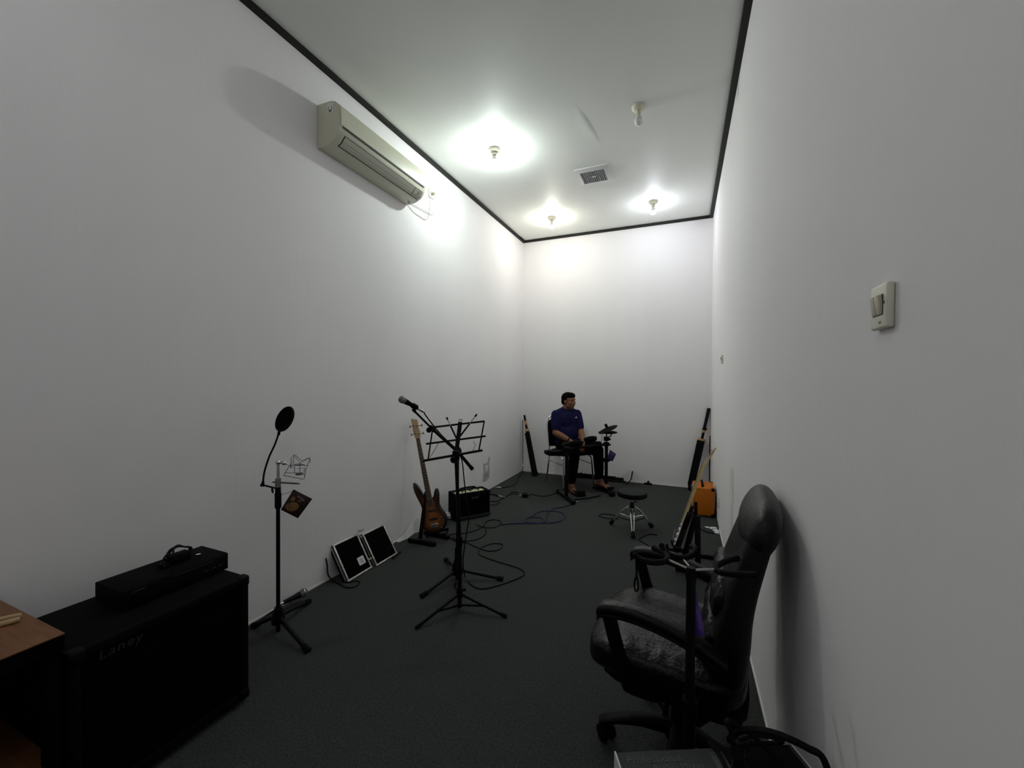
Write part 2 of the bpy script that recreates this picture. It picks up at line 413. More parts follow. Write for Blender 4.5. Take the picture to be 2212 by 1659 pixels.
# front cover: a proud curved panel, its seam left as a gap
cov = [(0.2, 0.118), (0.2015, 0.16), (0.1985, 0.215), (0.187, 0.251), (0.185, 0.249), (0.1955, 0.214), (0.1985, 0.16), (0.1975, 0.118)]
MB().prism([(x+0.0035, z) for x, z in cov], 0.012, ay1-ay0-0.012, MAC).build('front_cover', 'ac_plastic', t)
MB().prism([(0.196, 0.104), (0.2018, 0.105), (0.2022, 0.116), (0.196, 0.116)], 0.03, ay1-ay0-0.03, MAC).build('intake_slot', 'ac_dark', t)
# outlet: dark recess line and two flaps on the lower curve
def ac_strip(name, s0, s1, lift, y0, y1, m):
    P = [(0.10, 0.004), (0.155, 0.030), (0.186, 0.066), (0.198, 0.105)]
    def at(s):
        s *= 3; i = min(2, int(s)); k = s-i
        return Vector((P[i][0]*(1-k)+P[i+1][0]*k, P[i][1]*(1-k)+P[i+1][1]*k))
    A = [at(s0+(s1-s0)*k/8) for k in range(9)]
    nr = Vector((0.75, -0.66))
    poly = [a+nr*lift for a in A] + [a-nr*0.004 for a in A[::-1]]
    return MB().prism([(p.x, p.y) for p in poly], y0, y1, MAC).build(name, m, t)
ac_strip('outlet_recess', 0.16, 0.72, 0.0015, 0.055, ay1-ay0-0.03, 'ac_dark')
ac_strip('flap', 0.20, 0.43, 0.0040, 0.062, ay1-ay0-0.135, 'ac_flap')
ac_strip('flap', 0.445, 0.68, 0.0040, 0.062, ay1-ay0-0.135, 'ac_flap')
ac_strip('display_panel', 0.20, 0.68, 0.0040, ay1-ay0-0.128, ay1-ay0-0.036, 'ac_flap')
MB().box((XL+0.182, ay1-0.06, az0+0.048), (0.006, 0.02, 0.012)).build('sensor_window', 'window_dark', t)
MS = frame((XL+0.122, ay0-0.0012, az0+0.238), (1, 0, 0), (0, 0, 1), (0, -1, 0))
s_ = MB().box((0, 0, 0), (0.050, 0.066, 0.001), M=MS).build('sticker', 'pickguard', t, 'white sticker with a black headphone symbol')
arc = [MS @ V(0.0135*math.cos(a), -0.003+0.018*math.sin(a), 0.001) for a in [PI*0.02*k+PI for k in range(51)]]
g = MB().tube([MS @ V(-0.0135, 0.012, 0.001), *arc, MS @ V(0.0135, 0.012, 0.001)], 0.0013, 6)
for sx in (-1, 1): g.box((sx*0.006, -0.019, 0.001), (0.007, 0.014, 0.001), M=MS)
g.build('symbol', 'ink_black', s_)
MB().box((XL+0.06, ay1-0.05, az0-0.012), (0.02, 0.02, 0.02)).build('pipe_stub', 'white_plastic', t)

# socket by the air conditioner, plug and the two loose white cords
sp = PL(931, 418, 0, XL)
t = thing('wall_socket', 'small cream wall socket beside the air conditioner', 'socket', sp)
MB().box((sp.x+0.004, sp.y, sp.z), (0.008, 0.075, 0.09), bev=0.003).build('plate', 'cream_plastic', t)
MB().cyl((sp.x+0.006, sp.y, sp.z), (sp.x+0.012, sp.y, sp.z), 0.02).build('insert', 'cream_rocker', t)
t = thing('power_plug', 'yellowish power plug in the socket by the air conditioner', 'plug', (sp.x+0.012, sp.y+0.005, sp.z))
MB().lathe([(0, 0), (0.017, 0.0), (0.017, 0.012), (0.010, 0.028), (0.006, 0.036), (0, 0.036)], frame((sp.x+0.012, sp.y+0.005, sp.z), (0, 1, 0), (0, 0, 1), (1, 0, 0)), 14).build('plug_body', 'porcelain', t)
def wcord(name, px, label, r=0.0032, off=0.012):
    pts = [PL(x, y, 0, XL+off) for x, y in px]
    return tag(MB().tube(cat(pts, 8), r, 6).build(name, 'cable_white', origin=pts[0]), label, 'cord')
wcord('appliance_cable', [(934, 419), (939, 425), (940, 445), (937, 461), (930, 462), (912, 452), (890, 441)], 'white cord looping from air conditioner up to the plug')
wcord('appliance_cable', [(880, 441), (894, 458), (908, 468), (918, 474), (925, 469), (928, 450), (929, 430), (926, 424), (924, 415), (925, 408)], 'thin white cord hanging in the lowest loop by the air conditioner', 0.0025, 0.006)

# ------------------------------------------------------------------ switches and outlets
def rocker_switch(c, w_, h_, label, two=True, dp=0.012):
    t = thing('light_switch', label, 'switch', c)
    M = frame(c, (0, -1, 0), (0, 0, 1), (-1, 0, 0))
    p = MB().box((0, 0, dp/2), (w_, h_, dp), bev=0.004, seg=3, M=M).build('plate', 'cream_plastic', t)
    n = 2 if two else 1
    MB().box((0, 0.002, dp+0.0002), (w_*0.60, h_*0.46, 0.001), M=M).build('rocker_well', 'ac_dark', t)
    for k in range(n):
        x = (k-(n-1)/2)*w_*0.29
        MB().box((x, 0.002, dp+0.002), (w_*0.27, h_*0.43, 0.006), rot=Matrix.Rotation(0.16, 3, 'X'), bev=0.0012, M=M).build('rocker', 'cream_rocker', t)
    MB().box((w_*0.12, -h_*0.36, dp+0.0003), (0.008, 0.0035, 0.0006), M=M).build('badge', 'ink_grey', t)
    MB().box((w_*0.36, h_*0.06, dp+0.0003), (0.003, 0.005, 0.0006), M=M).build('notch', 'ac_dark', t)
rocker_switch((XR-0.0002, 0.922, 1.5525), 0.066, 0.079, 'cream double light switch near the camera on the right wall')
rocker_switch((XR-0.0002, 4.19, 1.615), 0.07, 0.075, 'small light switch far down the right wall by the back corner', False)
t = thing('power_outlet', 'white power outlet low on the left wall near the back corner', 'socket', (XL, 4.58, 0.27))
MB().box((XL+0.004, 4.58, 0.27), (0.008, 0.075, 0.11), bev=0.003).build('plate', 'white_plastic', t)
MB().cyl((XL+0.008, 4.58, 0.27), (XL+0.011, 4.58, 0.27), 0.021).build('insert', 'paper_white', t)
for s_ in (-1, 1): MB().cyl((XL+0.0105, 4.58+s_*0.008, 0.27), (XL+0.0115, 4.58+s_*0.008, 0.27), 0.0025, seg=8).build('pin_hole', 'ink_black', t)
# worn torn paper around that outlet
rp = [(-0.10, -0.13), (-0.02, -0.145), (0.09, -0.12), (0.10, -0.02), (0.085, 0.05), (0.11, 0.13), (0.075, 0.165), (0.055, 0.10), (0.0, 0.085), (-0.085, 0.095), (-0.075, 0.0)]
tag(MB().prism(rp, 0, 0.0012, frame((XL, 4.58, 0.27), (0, 1, 0), (0, 0, 1), (1, 0, 0))).build('worn_patch', 'outlet_smudge', origin=(XL, 4.58, 0.27)), 'grubby grey patch of worn wallpaper around the low outlet', 'wall patch')
oc = PL(1553, 1084, 0, XR)
t = thing('power_outlet', 'power outlet low on the right wall beside the orange amplifier', 'socket', oc)
MB().box((XR-0.004, oc.y, oc.z), (0.008, 0.08, 0.11), bev=0.003).build('plate', 'white_plastic', t)
MB().cyl((XR-0.008, oc.y, oc.z), (XR-0.011, oc.y, oc.z), 0.022).build('insert', 'paper_white', t)
for s_ in (-1, 1): MB().cyl((XR-0.0105, oc.y+s_*0.008, oc.z), (XR-0.0115, oc.y+s_*0.008, oc.z), 0.0025, seg=8).build('pin_hole', 'ink_black', t)

# ------------------------------------------------------------------ large speaker cabinet, table, device on top
cx0, cx1, cy0, cy1, cz1 = -2.14, -1.745, 0.612, 1.178, 0.553
t = thing('speaker_cabinet', 'large black speaker cabinet against the left wall in front', 'speaker', ((cx0+cx1)/2, (cy0+cy1)/2, 0))
MB().boxz(cx0, cx1-0.012, cy0, cy1, 0.022, cz1, bev=0.012).build('body', 'black_tolex', t)
fr = MB()
for a in ((cy0, cy0+0.03, 0.022, cz1), (cy1-0.03, cy1, 0.022, cz1)): fr.boxz(cx1-0.03, cx1, *a, bev=0.006)
for a in ((cy0+0.029, cy1-0.029, 0.022, 0.06), (cy0+0.029, cy1-0.029, cz1-0.03, cz1)): fr.boxz(cx1-0.03, cx1, *a, bev=0.006)
fr.build('front_frame', 'black_tolex', t)
MB().boxz(cx1-0.016, cx1-0.008, cy0+0.03, cy1-0.03, 0.06, cz1-0.03).build('grille_cloth', 'black_cloth', t)
for y in (cy0, cy1):
    for z in (0.022, cz1):
        sy = 1 if y == cy0 else -1; sz = 1 if z < 0.1 else -1
        MB().box((cx1-0.018, y+sy*0.019, z+sz*0.019), (0.044, 0.045, 0.045), bev=0.010, seg=3).build('corner_cap', 'black_plastic', t)
for x in (cx0+0.05, cx1-0.05):
    for y in (cy0+0.05, cy1-0.05): MB().cyl((x, y, 0.0), (x, y, 0.024), 0.018, 0.022).build('foot', 'black_rubber', t)
me = text_mesh('Laney', 0.045, 0.001, 0.15, 1.15)
MB().add_mesh(me, frame((cx1-0.006, 0.742, 0.506), (0, 1, 0), (0, 0, 1), (1, 0, 0))).build('logo', 'logo_grey', t, 'raised script logo')

dx0, dx1, dy0, dy1, dz0, dz1 = -2.075, -1.885, 0.802, 1.178, cz1+0.006, 0.630
t = thing('disc_player', 'slim black player box lying on the large speaker cabinet', 'player', ((dx0+dx1)/2, (dy0+dy1)/2, cz1))
MB().boxz(dx0, dx1-0.006, dy0, dy1, dz0, dz1, bev=0.003).build('case', 'black_tolex', t)
MB().boxz(dx1-0.008, dx1, dy0, dy1, dz0, dz1-0.002, bev=0.002).build('front_panel', 'black_plastic', t)
MB().boxz(dx1, dx1+0.0012, dy0+0.03, dy0+0.07, dz1-0.016, dz1-0.011).build('trim_mark', 'logo_grey', t)
MB().boxz(dx1, dx1+0.0012, dy0+0.16, dy1-0.06, dz1-0.014, dz1-0.011).build('tray_line', 'logo_grey', t)
for k in range(3): MB().boxz(dx1, dx1+0.0015, dy1-0.10+k*0.03, dy1-0.082+k*0.03, dz0+0.025, dz0+0.03).build('button', 'logo_grey', t)
for x in (dx0+0.02, dx1-0.03):
    for y in (dy0+0.03, dy1-0.03): MB().cyl((x, y, cz1), (x, y, dz0+0.001), 0.010).build('foot', 'black_rubber', t)
# bundled cord on the player
cc = V(-1.985, 1.035, dz1)
pts = []
for k in range(60):
    a = k/60*2*PI*4; rr = 0.036+0.006*math.sin(k*1.7)
    pts.append(cc + V(0.03*math.sin(a*0.5+k*0.3)*0.4+0.010*math.sin(k), rr*math.cos(a)*1.1, 0.034+0.030*math.sin(a)+0.002*math.sin(k*2.1)))
t = thing('power_adapter', 'black adapter with bundled cord on top of the player', 'adapter', cc)
MB().tube(cat(pts, 3), 0.0035, 6).build('cord', 'cable_black', t)
MB().box(cc+V(0, 0.0, 0.019), (0.05, 0.075, 0.036), bev=0.006).build('block', 'black_plastic', t)
MB().box(cc+V(0.01, -0.06, 0.010), (0.022, 0.03, 0.020), bev=0.004).build('plug_body', 'black_plastic', t)
for k in (-1, 1): MB().cyl(cc+V(0.022, -0.058+k*0.006, 0.012), cc+V(0.032, -0.058+k*0.006, 0.012), 0.002, seg=8).build('pin', 'chrome', t)
MB().cyl(cc+V(0.012, 0.062, 0.006), cc+V(0.020, 0.075, 0.006), 0.004, seg=10).build('jack_tip', 'chrome', t)

# side table: wooden top and lower shelf on black legs
tx0, tx1, ty0, ty1, tz = -2.27, -1.703, -0.15, 0.591, 0.65
t = thing('side_table', 'side table with brown wooden top and shelf, beside the speaker cabinet', 'table', ((tx0+tx1)/2, (ty0+ty1)/2, 0))
MB().boxz(tx0, tx1, ty0, ty1, tz-0.004, tz, bev=0.001).build('top', 'wood_top', t)
MB().boxz(tx0+0.001, tx1-0.001, ty0+0.001, ty1-0.001, tz-0.05, tz-0.0045).build('apron', 'black_cloth', t)
MB().boxz(tx0+0.01, tx1-0.01, ty0+0.01, ty1-0.012, 0.24, 0.265, bev=0.002).build('shelf', 'wood_top', t)
MB().boxz(tx0+0.04, tx1-0.04, ty1-0.012, ty1-0.002, 0.05, tz-0.049).build('end_panel', 'black_cloth', t)
for x in (tx0+0.025, tx1-0.025):
    for y in (ty0+0.025, ty1-0.025): MB().boxz(x-0.015, x+0.015, y-0.015, y+0.015, 0, tz-0.049, bev=0.003).build('leg', 'black_cloth', t)
for k, (a, b, lab) in enumerate((((-20, 1343), (47, 1328), 'upper of two pale drumsticks lying on the side table'), ((-20, 1354), (44, 1337), 'lower of two pale drumsticks lying on the side table'))):
    p, q = FL(*a, tz+0.008), FL(*b, tz+0.008); d = (p-q).normalized(); q2 = q + d*0.40
    Mz = zaxis(q, q2)
    tag(MB(Mz).lathe([(0, 0), (0.0065, 0.001), (0.0078, 0.006), (0.0078, 0.28), (0.005, 0.37), (0.0035, 0.385), (0.005, 0.392), (0.004, 0.40), (0, 0.402)], seg=12).build('drumstick', 'stick_wood', origin=q), lab, 'drumstick', 'drumsticks on the side table')

# ------------------------------------------------------------------ tripod helper
def tripod(t, c, hub, feet, r, mleg='black_metal', foot_r=0.014, foot_m='black_rubber'):
    for f in feet:
        f = Vector((f[0], f[1], r*0.9)); h = Vector((c[0], c[1], hub)); d = (f-h); d.normalize()
        h2 = h + Vector((d.x, d.y, 0)).normalized()*0.02
        l = MB().tube([h2, f], r, 10).build('leg', mleg, t)
        MB().tube([f-d*0.045, f], [foot_r*0.9, foot_r], 10).build('foot', foot_m, l)

# ------------------------------------------------------------------ stand with pop filter (left)
B2 = V(-2.05, 1.60, 0)
t = thing('microphone_stand', 'black microphone stand with pop filter and empty spider mount, by left wall', 'microphone stand', B2)
P2 = lambda x, y, o=0: FP(B2, x, y, o)
top = P2(600.5, 999); base = P2(598, 1372); ax = V(B2.x, B2.y, 0)
px, py = top.x, top.y
ax = V(px, py, 0)
def pz(y): return P2(600, y).z
MB().cyl(V(px, py, pz(1370)), V(px, py, pz(1090)), 0.0105).build('pole', 'black_metal', t)
MB().lathe([(0, pz(1097)), (0.016, pz(1097)), (0.017, pz(1095)), (0.017, pz(1066)), (0.0145, pz(1064)), (0.0145, pz(1036)), (0.011, pz(1034)), (0, pz(1034))], Matrix.Translation((px, py, 0)), 16).build('clutch', 'black_rubber', t)
MB().cyl(V(px, py, pz(1052)), V(px, py, pz(1034)), 0.0150).build('collar', 'steel', t)
MB().cyl(V(px, py, pz(1036)), V(px, py, pz(1001)), 0.008).build('upper_tube', 'chrome', t)
el = MB().ball(V(px, py, pz(999)), 0.013)
el.tube([V(px, py, pz(999)), P2(614, 1000)], 0.007, 10).ball(P2(613, 1000.5), 0.012)
el.tube([P2(613, 1000.5), P2(622, 1003)], 0.005, 8).build('swivel', 'chrome', t)
hubz = pz(1325)
MB().lathe([(0, hubz+0.035), (0.018, hubz+0.035), (0.024, hubz+0.02), (0.034, hubz-0.02), (0.034, hubz-0.05), (0.02, hubz-0.055), (0, hubz-0.055)], Matrix.Translation((px, py, 0)), 14).build('hub', 'black_plastic', t)
tripod(t, (px, py), hubz-0.02, [FL(666, 1411), FL(668, 1302), FL(546, 1356)], 0.0115, foot_r=0.017)
# pop filter
pf = MB(); pc = P2(615, 905)
view = (CAMP-pc).normalized(); longax = (P2(627, 884)-P2(604, 927)).normalized()
short = view.cross(longax).normalized()
nrm = (view*0.52 + short*0.85).normalized(); sidev = longax.cross(nrm).normalized()
MPF = frame(pc, longax, sidev, nrm)
pfo = MB(MPF).lathe([(0, -0.004), (0.060, -0.004), (0.066, -0.006), (0.070, 0), (0.066, 0.006), (0.060, 0.004), (0, 0.004)], seg=32).build('pop_filter', 'black_cloth', t)
MB(MPF).tube([V(0.068*math.cos(a), 0.068*math.sin(a), 0) for a in [2*PI*k/40 for k in range(40)]], 0.0065, 8, closed=True).build('rim', 'black_plastic', pfo)
gn = [P2(604, 926), P2(603, 933), P2(594, 959.5), P2(581, 988), P2(571, 1020), P2(568, 1044)]
MB().tube(cat(gn, 8), 0.0048, 8).build('gooseneck', 'black_rubber', t)
MB().tube([P2(605, 924), P2(601.5, 940)], [0.008, 0.0075], 10).build('gooseneck_tip', 'black_rubber', t)
cl = MB().tube([P2(568.2, 1040), P2(567, 1050)], [0.007, 0.010], 10).bar(P2(562, 1048), P2(571, 1048.5), 0.012, 0.012)
cl.bar(P2(569, 1048), P2(597, 1055), 0.012, 0.007); cl.build('clamp_arm', 'black_plastic', t)
MB().lathe([(0, -0.012), (0.013, -0.012), (0.016, -0.004), (0.016, 0.008), (0.010, 0.014), (0, 0.014)], frame(P2(588.5, 1059), sidev, V(0, 0, 1), view), 14).build('clamp_knob', 'black_plastic', t)
# spider shock mount (wire cage)
sm = []
dpt = 0.045
def wire(px_, o0, o1=None, closed=False, r=0.0017, n=1):
    pts = [P2(x, y, o0 if o1 is None else o0+(o1-o0)*i/(len(px_)-1)) for i, (x, y) in enumerate(px_)]
    return MB().tube(cat(pts, n, closed) if n > 1 else pts, r, 6, closed)
so = wire([(628.5, 1011), (629, 990), (634, 983), (649, 1000), (666, 990), (670, 991), (669.5, 1000)], -0.03).build('wire_bow', 'dull_wire', t)
wire([(633, 1006), (634.5, 983), (637, 982), (652, 996), (667, 989), (670, 990)], 0.03).build('wire_bow', 'dull_wire', t)
ringp = []
for k in range(28):
    a = 2*PI*k/28; ringp.append(P2(646+20*math.cos(a), 1007.5+3.2*math.sin(a), -math.sin(a)*0.05))
MB().tube(ringp, 0.003, 8, True).build('outer_ring', 'chrome', t)
MB().tube([P2(620, 1002.5), P2(628, 1006, -0.01)], 0.004, 8).build('ring_arm', 'chrome', t)
wire([(612.3, 1027), (656, 1035.3), (658, 1028), (655, 1022), (616.5, 1021)], -0.03, 0.03, True).build('lower_frame', 'dull_wire', t)
wire([(613, 1026), (629, 1001), (629, 989)], -0.02).build('side_wire', 'dull_wire', t)
wire([(657, 1034), (661, 1013), (669, 992)], -0.02).build('side_wire', 'dull_wire', t)
wire([(636, 1022), (636.5, 1003)], 0.0).build('inner_wire', 'dull_wire', t)
wire([(648, 1000), (647.5, 1022)], -0.02).build('inner_wire', 'dull_wire', t)
wire([(657, 1021), (657.5, 1004)], 0.02).build('inner_wire', 'dull_wire', t)
MB().lathe([(0, -0.004), (0.019, -0.004), (0.021, 0), (0.019, 0.004), (0, 0.004)], Matrix.Translation(P2(646.5, 1023.6)), 18).build('cradle_seat', 'dull_wire', t)
ringp = [P2(646.5+10*math.cos(a), 1004+1.6*math.sin(a), -math.sin(a)*0.026) for a in [2*PI*k/20 for k in range(20)]]
MB().tube(ringp, 0.002, 6, True).build('inner_ring', 'dull_wire', t)
# thin oval metal plate on the pole
pa, pb = P2(588, 1041.3), P2(647, 1045)
mid = (pa+pb)/2; lx = (pb-pa)/2; ly = V(0, 0, 1).cross(lx.normalized())*0.013
MB().tube([mid + lx*math.cos(a) + ly*math.sin(a) for a in [2*PI*k/32 for k in range(32)]], 0.0024, 6, True).build('wire_loop', 'dull_wire', t)

# pouch hung on that stand
t = thing('snack_pouch', 'dark brown foil pouch with golden picture, hung tilted beside the pop-filter stand', 'pouch', P2(606, 1101))
def pouch(t, C4, m_body, thick, prints, nm='body'):
    a, b, c, d = [Vector(p) for p in C4]
    n = (b-a).cross(d-a).normalized(); mb = MB(); N = 8; top_, bot = {}, {}
    for i in range(N+1):
        for j in range(N+1):
            u, v = i/N, j/N
            p = a*(1-u)*(1-v)+b*u*(1-v)+c*u*v+d*(1-u)*v
            e = (math.sin(PI*u)*math.sin(PI*v))**0.5 if 0 < i < N and 0 < j < N else 0.03
            h = thick*e*(1+0.25*noise.noise(p*60))
            top_[i, j] = mb.bm.verts.new(p+n*h); bot[i, j] = mb.bm.verts.new(p-n*h)
    for i in range(N):
        for j in range(N):
            mb.face((top_[i, j], top_[i+1, j], top_[i+1, j+1], top_[i, j+1])); mb.face((bot[i, j], bot[i, j+1], bot[i+1, j+1], bot[i+1, j]))
    for k in range(N):
        mb.face((top_[k, 0], bot[k, 0], bot[k+1, 0], top_[k+1, 0])); mb.face((top_[k, N], top_[k+1, N], bot[k+1, N], bot[k, N]))
        mb.face((top_[0, k], top_[0, k+1], bot[0, k+1], bot[0, k])); mb.face((top_[N, k], bot[N, k], bot[N, k+1], top_[N, k+1]))
    body = mb.build(nm, m_body, t)
    sgn = 1 if n.dot(CAMP-a) > 0 else -1
    for name, (u, v, ru, rv, m) in prints:
        q = MB(); ce = None; R = []
        def at(u, v):
            p = a*(1-u)*(1-v)+b*u*(1-v)+c*u*v+d*(1-u)*v
            e = (max(0, math.sin(PI*u)*math.sin(PI*v)))**0.5
            return p+n*sgn*(thick*e*1.18+0.0016)
        ce = q.bm.verts.new(at(u, v)); R1, R2 = [], []
        for k in range(16):
            al = 2*PI*k/16
            R1.append(q.bm.verts.new(at(u+ru*0.55*math.cos(al), v+rv*0.55*math.sin(al)))); R2.append(q.bm.verts.new(at(u+ru*math.cos(al), v+rv*math.sin(al))))
        for k in range(16):
            q.face((ce, R1[k], R1[(k+1) % 16])); q.face((R1[k], R2[k], R2[(k+1) % 16], R1[(k+1) % 16]))
        q.build(name, m, body)
    return body
pouch(t, [P2(634, 1057), P2(674.7, 1077.6, 0.02), P2(643.5, 1119.7), P2(606.4, 1101, -0.01)], 'pouch_brown', 0.010,
      [('print_patch', (0.34, 0.72, 0.27, 0.17, 'pouch_gold')), ('print_patch', (0.44, 0.60, 0.24, 0.16, 'pouch_gold')), ('print_patch', (0.20, 0.36, 0.10, 0.10, 'pouch_gold')), ('print_patch', (0.40, 0.18, 0.13, 0.045, 'pouch_pink')), ('print_patch', (0.60, 0.22, 0.12, 0.055, 'pouch_pink')), ('print_patch', (0.50, 0.33, 0.10, 0.025, 'pouch_gold'))])
MB().tube([P2(636, 1060), P2(618, 1066, -0.005), V(px, py, pz(1070))+view*0.018], 0.0012, 6).build('string', 'black_cloth', t)

# ------------------------------------------------------------------ hand-held microphone shape
def microphone(label, a, b, body_m='black_metal', head_m='mesh_grille', scale=1.0, conn=True):
    a, b = Vector(a), Vector(b)                 # a: head centre, b: tail end
    t = thing('microphone', label, 'microphone', b)
    M = zaxis(b, a); L = (a-b).length; s = scale
    MB(M).lathe([(0, 0), (0.011*s, 0), (0.0125*s, 0.01), (0.0155*s, L*0.55), (0.019*s, L-0.034*s), (0.020*s, L-0.024*s), (0, L-0.024*s)], seg=18).build('handle', body_m, t)
    MB(M).lathe([(0, L-0.025*s), (0.019*s, L-0.025*s), (0.0225*s, L-0.012*s), (0.0255*s, L), (0.0245*s, L+0.012*s), (0.018*s, L+0.021*s), (0.009*s, L+0.026*s), (0, L+0.027*s)], seg=20).build('grille', head_m, t)
    MB(M).lathe([(0.0255*s, L-0.003*s), (0.0268*s, L-0.003*s), (0.0268*s, L+0.003*s), (0.0255*s, L+0.003*s)], seg=20).build('grille_band', 'steel', t)
    if conn: MB(M).lathe([(0, -0.055), (0.004, -0.055), (0.006, -0.045), (0.0088, -0.040), (0.0088, 0.001), (0, 0.001)], seg=14).build('connector', 'chrome', t)
    return t
ma = PL(655, 1281, 0, XL+0.075); mb_ = PL(612, 1302, 0, XL+0.06)
ma.z = max(ma.z, 0.052); mb_.z = max(mb_.z, 0.030)
microphone('black microphone with silver head lying at the foot of the pop-filter stand', ma, mb_)
tag(MB().tube(cat([mb_+(mb_-ma).normalized()*0.05, FL(595, 1316, 0.012), FL(575, 1330, 0.006), FL(556, 1345, 0.006)], 6), 0.0032, 6).build('microphone_cable', 'cable_black', origin=mb_), 'black cable trailing from the microphone at the pop-filter stand', 'cable')

# ------------------------------------------------------------------ aluminium-edged case standing open against the left wall
wallx = XL+0.012
def case_pt(x, z): return None
yA, yB_, yC, yD = 2.135, 2.372, 2.400, 2.640
t = thing('equipment_case', 'black case with aluminium edges standing open against the left wall', 'case', (XL+0.08, 2.38, 0))
LEAN = math.atan2(0.150, 0.236)
def half(name, y0, y1, hgt, back, label=False):
    o = V(XL+0.022+back, (y0+y1)/2, 0.004)            # bottom edge, leaning back to the wall
    zx = V(-math.sin(LEAN), 0, math.cos(LEAN)); nx = V(math.cos(LEAN), 0, math.sin(LEAN))
    M = frame(o, V(0, 1, 0), zx, nx)
    w_ = y1-y0; d_ = 0.045
    shell = MB().box((0, hgt/2, -d_/2), (w_, hgt, d_), bev=0.003, M=M).build(name, 'black_cloth', t)
    e = 0.012
    for (c, s_) in (((0, e/2, 0.001), (w_+0.004, e, 0.007)), ((0, hgt-e/2, 0.001), (w_+0.004, e, 0.007)), ((-w_/2+e/2, hgt/2, 0.001), (e, hgt-2*e, 0.007)), ((w_/2-e/2, hgt/2, 0.001), (e, hgt-2*e, 0.007))):
        MB().box(c, s_, bev=0.0015, M=M).build('edge_profile', 'aluminium', shell)
    for sx in (-1, 1):
        MB().box((sx*(w_/2+0.0015), hgt/2, -d_*0.35), (0.003, hgt, 0.012), M=M).build('side_profile', 'aluminium', shell)
    MB().box((0, hgt+0.0015, -d_*0.35), (w_, 0.003, 0.012), M=M).build('top_profile', 'aluminium', shell)
    if label:
        lb = MB().box((0.055, 0.085, 0.0006), (0.062, 0.058, 0.001), M=M).build('label_sheet', 'paper_tag', shell, 'white printed label')
        for k in range(4): MB().box((0.055+(k % 2)*0.002, 0.095-k*0.009, 0.0014), (0.030-0.006*(k == 0), 0.0035, 0.0006), M=M).build('print_line', 'ink_grey', lb)
    return shell
half('case_half', yA, yB_, 0.275, 0.135, True)
half('case_half', yC, yD, 0.262, 0.150)
for z in (0.05, 0.20):
    MB().tube([V(XL+0.16-z*0.63, yB_-0.01, z+0.01), V(XL+0.16-z*0.63, yC+0.01, z+0.01)], 0.005, 8).build('hinge', 'aluminium', t)
MB().box((XL+0.035, (yB_+yC)/2, 0.262), (0.02, 0.05, 0.012), bev=0.003).build('latch', 'aluminium', t)
CB = 0.0045
def cable(label, pts, r=CB, m='cable_black', n=6, cat_='cable', name='cable'):
    pts = [Vector(p) for p in pts]
    o = MB().tube(cat(pts, n), r, 6).build(name, m, origin=V(pts[0].x, pts[0].y, 0)); tag(o, label, cat_); return o
def fcable(label, px_, r=CB, m='cable_black', n=6, zs=None):
    return cable(label, [FL(x, y, r if not zs else zs[i]) for i, (x, y) in enumerate(px_)], r, m, n)
p0 = [PL(704, 1206, 0, XL+0.008), PL(707, 1222, 0, XL+0.010), PL(708, 1238, 0, XL+0.012), PL(712, 1247, 0, XL+0.02)] + [FL(x, y, 0.005) for x, y in ((722, 1256), (735, 1262), (745, 1268), (760, 1269), (772, 1264), (777, 1257), (768, 1255), (752, 1258), (738, 1256))]
cable('black cable up the wall and coiled at the open case', p0)
cable('short black strap end poking out right of the open case', [FL(848, 1206, 0.02), FL(856, 1199, 0.02), FL(865, 1192, 0.022)], 0.007)

# ------------------------------------------------------------------ bass guitar on its stand
BB = V(-1.985, 2.985, 0)
bot = FP(BB, 943.5, 1150.5); toph = FP(BB, 895.8, 903, 0.17)
vdir = (toph-bot).normalized(); Ltot = (toph-bot).length
viewb = (CAMP-bot).normalized()
udir = vdir.cross(viewb).normalized()
ndir = udir.cross(vdir).normalized()
udir = (udir*math.cos(0.28) + ndir*math.sin(0.28)).normalized(); ndir = udir.cross(vdir).normalized()
if udir.dot(_R) < 0: udir = -udir; ndir = udir.cross(vdir).normalized()
S = Ltot/1.12
MBASS = frame(bot, udir, vdir, ndir) @ Matrix.Diagonal((S*0.88, S, S, 1))
t = thing('bass_guitar', 'brown sunburst four-string electric bass on the stand by the left wall', 'bass guitar', V(bot.x, bot.y, 0))
outl = [(0.0, 0.0), (0.07, 0.012), (0.125, 0.055), (0.142, 0.11), (0.135, 0.165), (0.105, 0.215), (0.092, 0.262), (0.100, 0.31), (0.110, 0.355), (0.108, 0.395), (0.092, 0.412), (0.070, 0.395), (0.048, 0.352), (0.034, 0.335), (-0.034, 0.335), (-0.055, 0.362), (-0.085, 0.43), (-0.112, 0.485), (-0.140, 0.505), (-0.158, 0.48), (-0.158, 0.43), (-0.138, 0.36), (-0.115, 0.295), (-0.108, 0.245), (-0.120, 0.185), (-0.140, 0.13), (-0.140, 0.075), (-0.105, 0.025), (-0.05, 0.003)]
oc_ = [(p.x, p.y) for p in cat([V(x, y, 0) for x, y in outl], 3, True)]
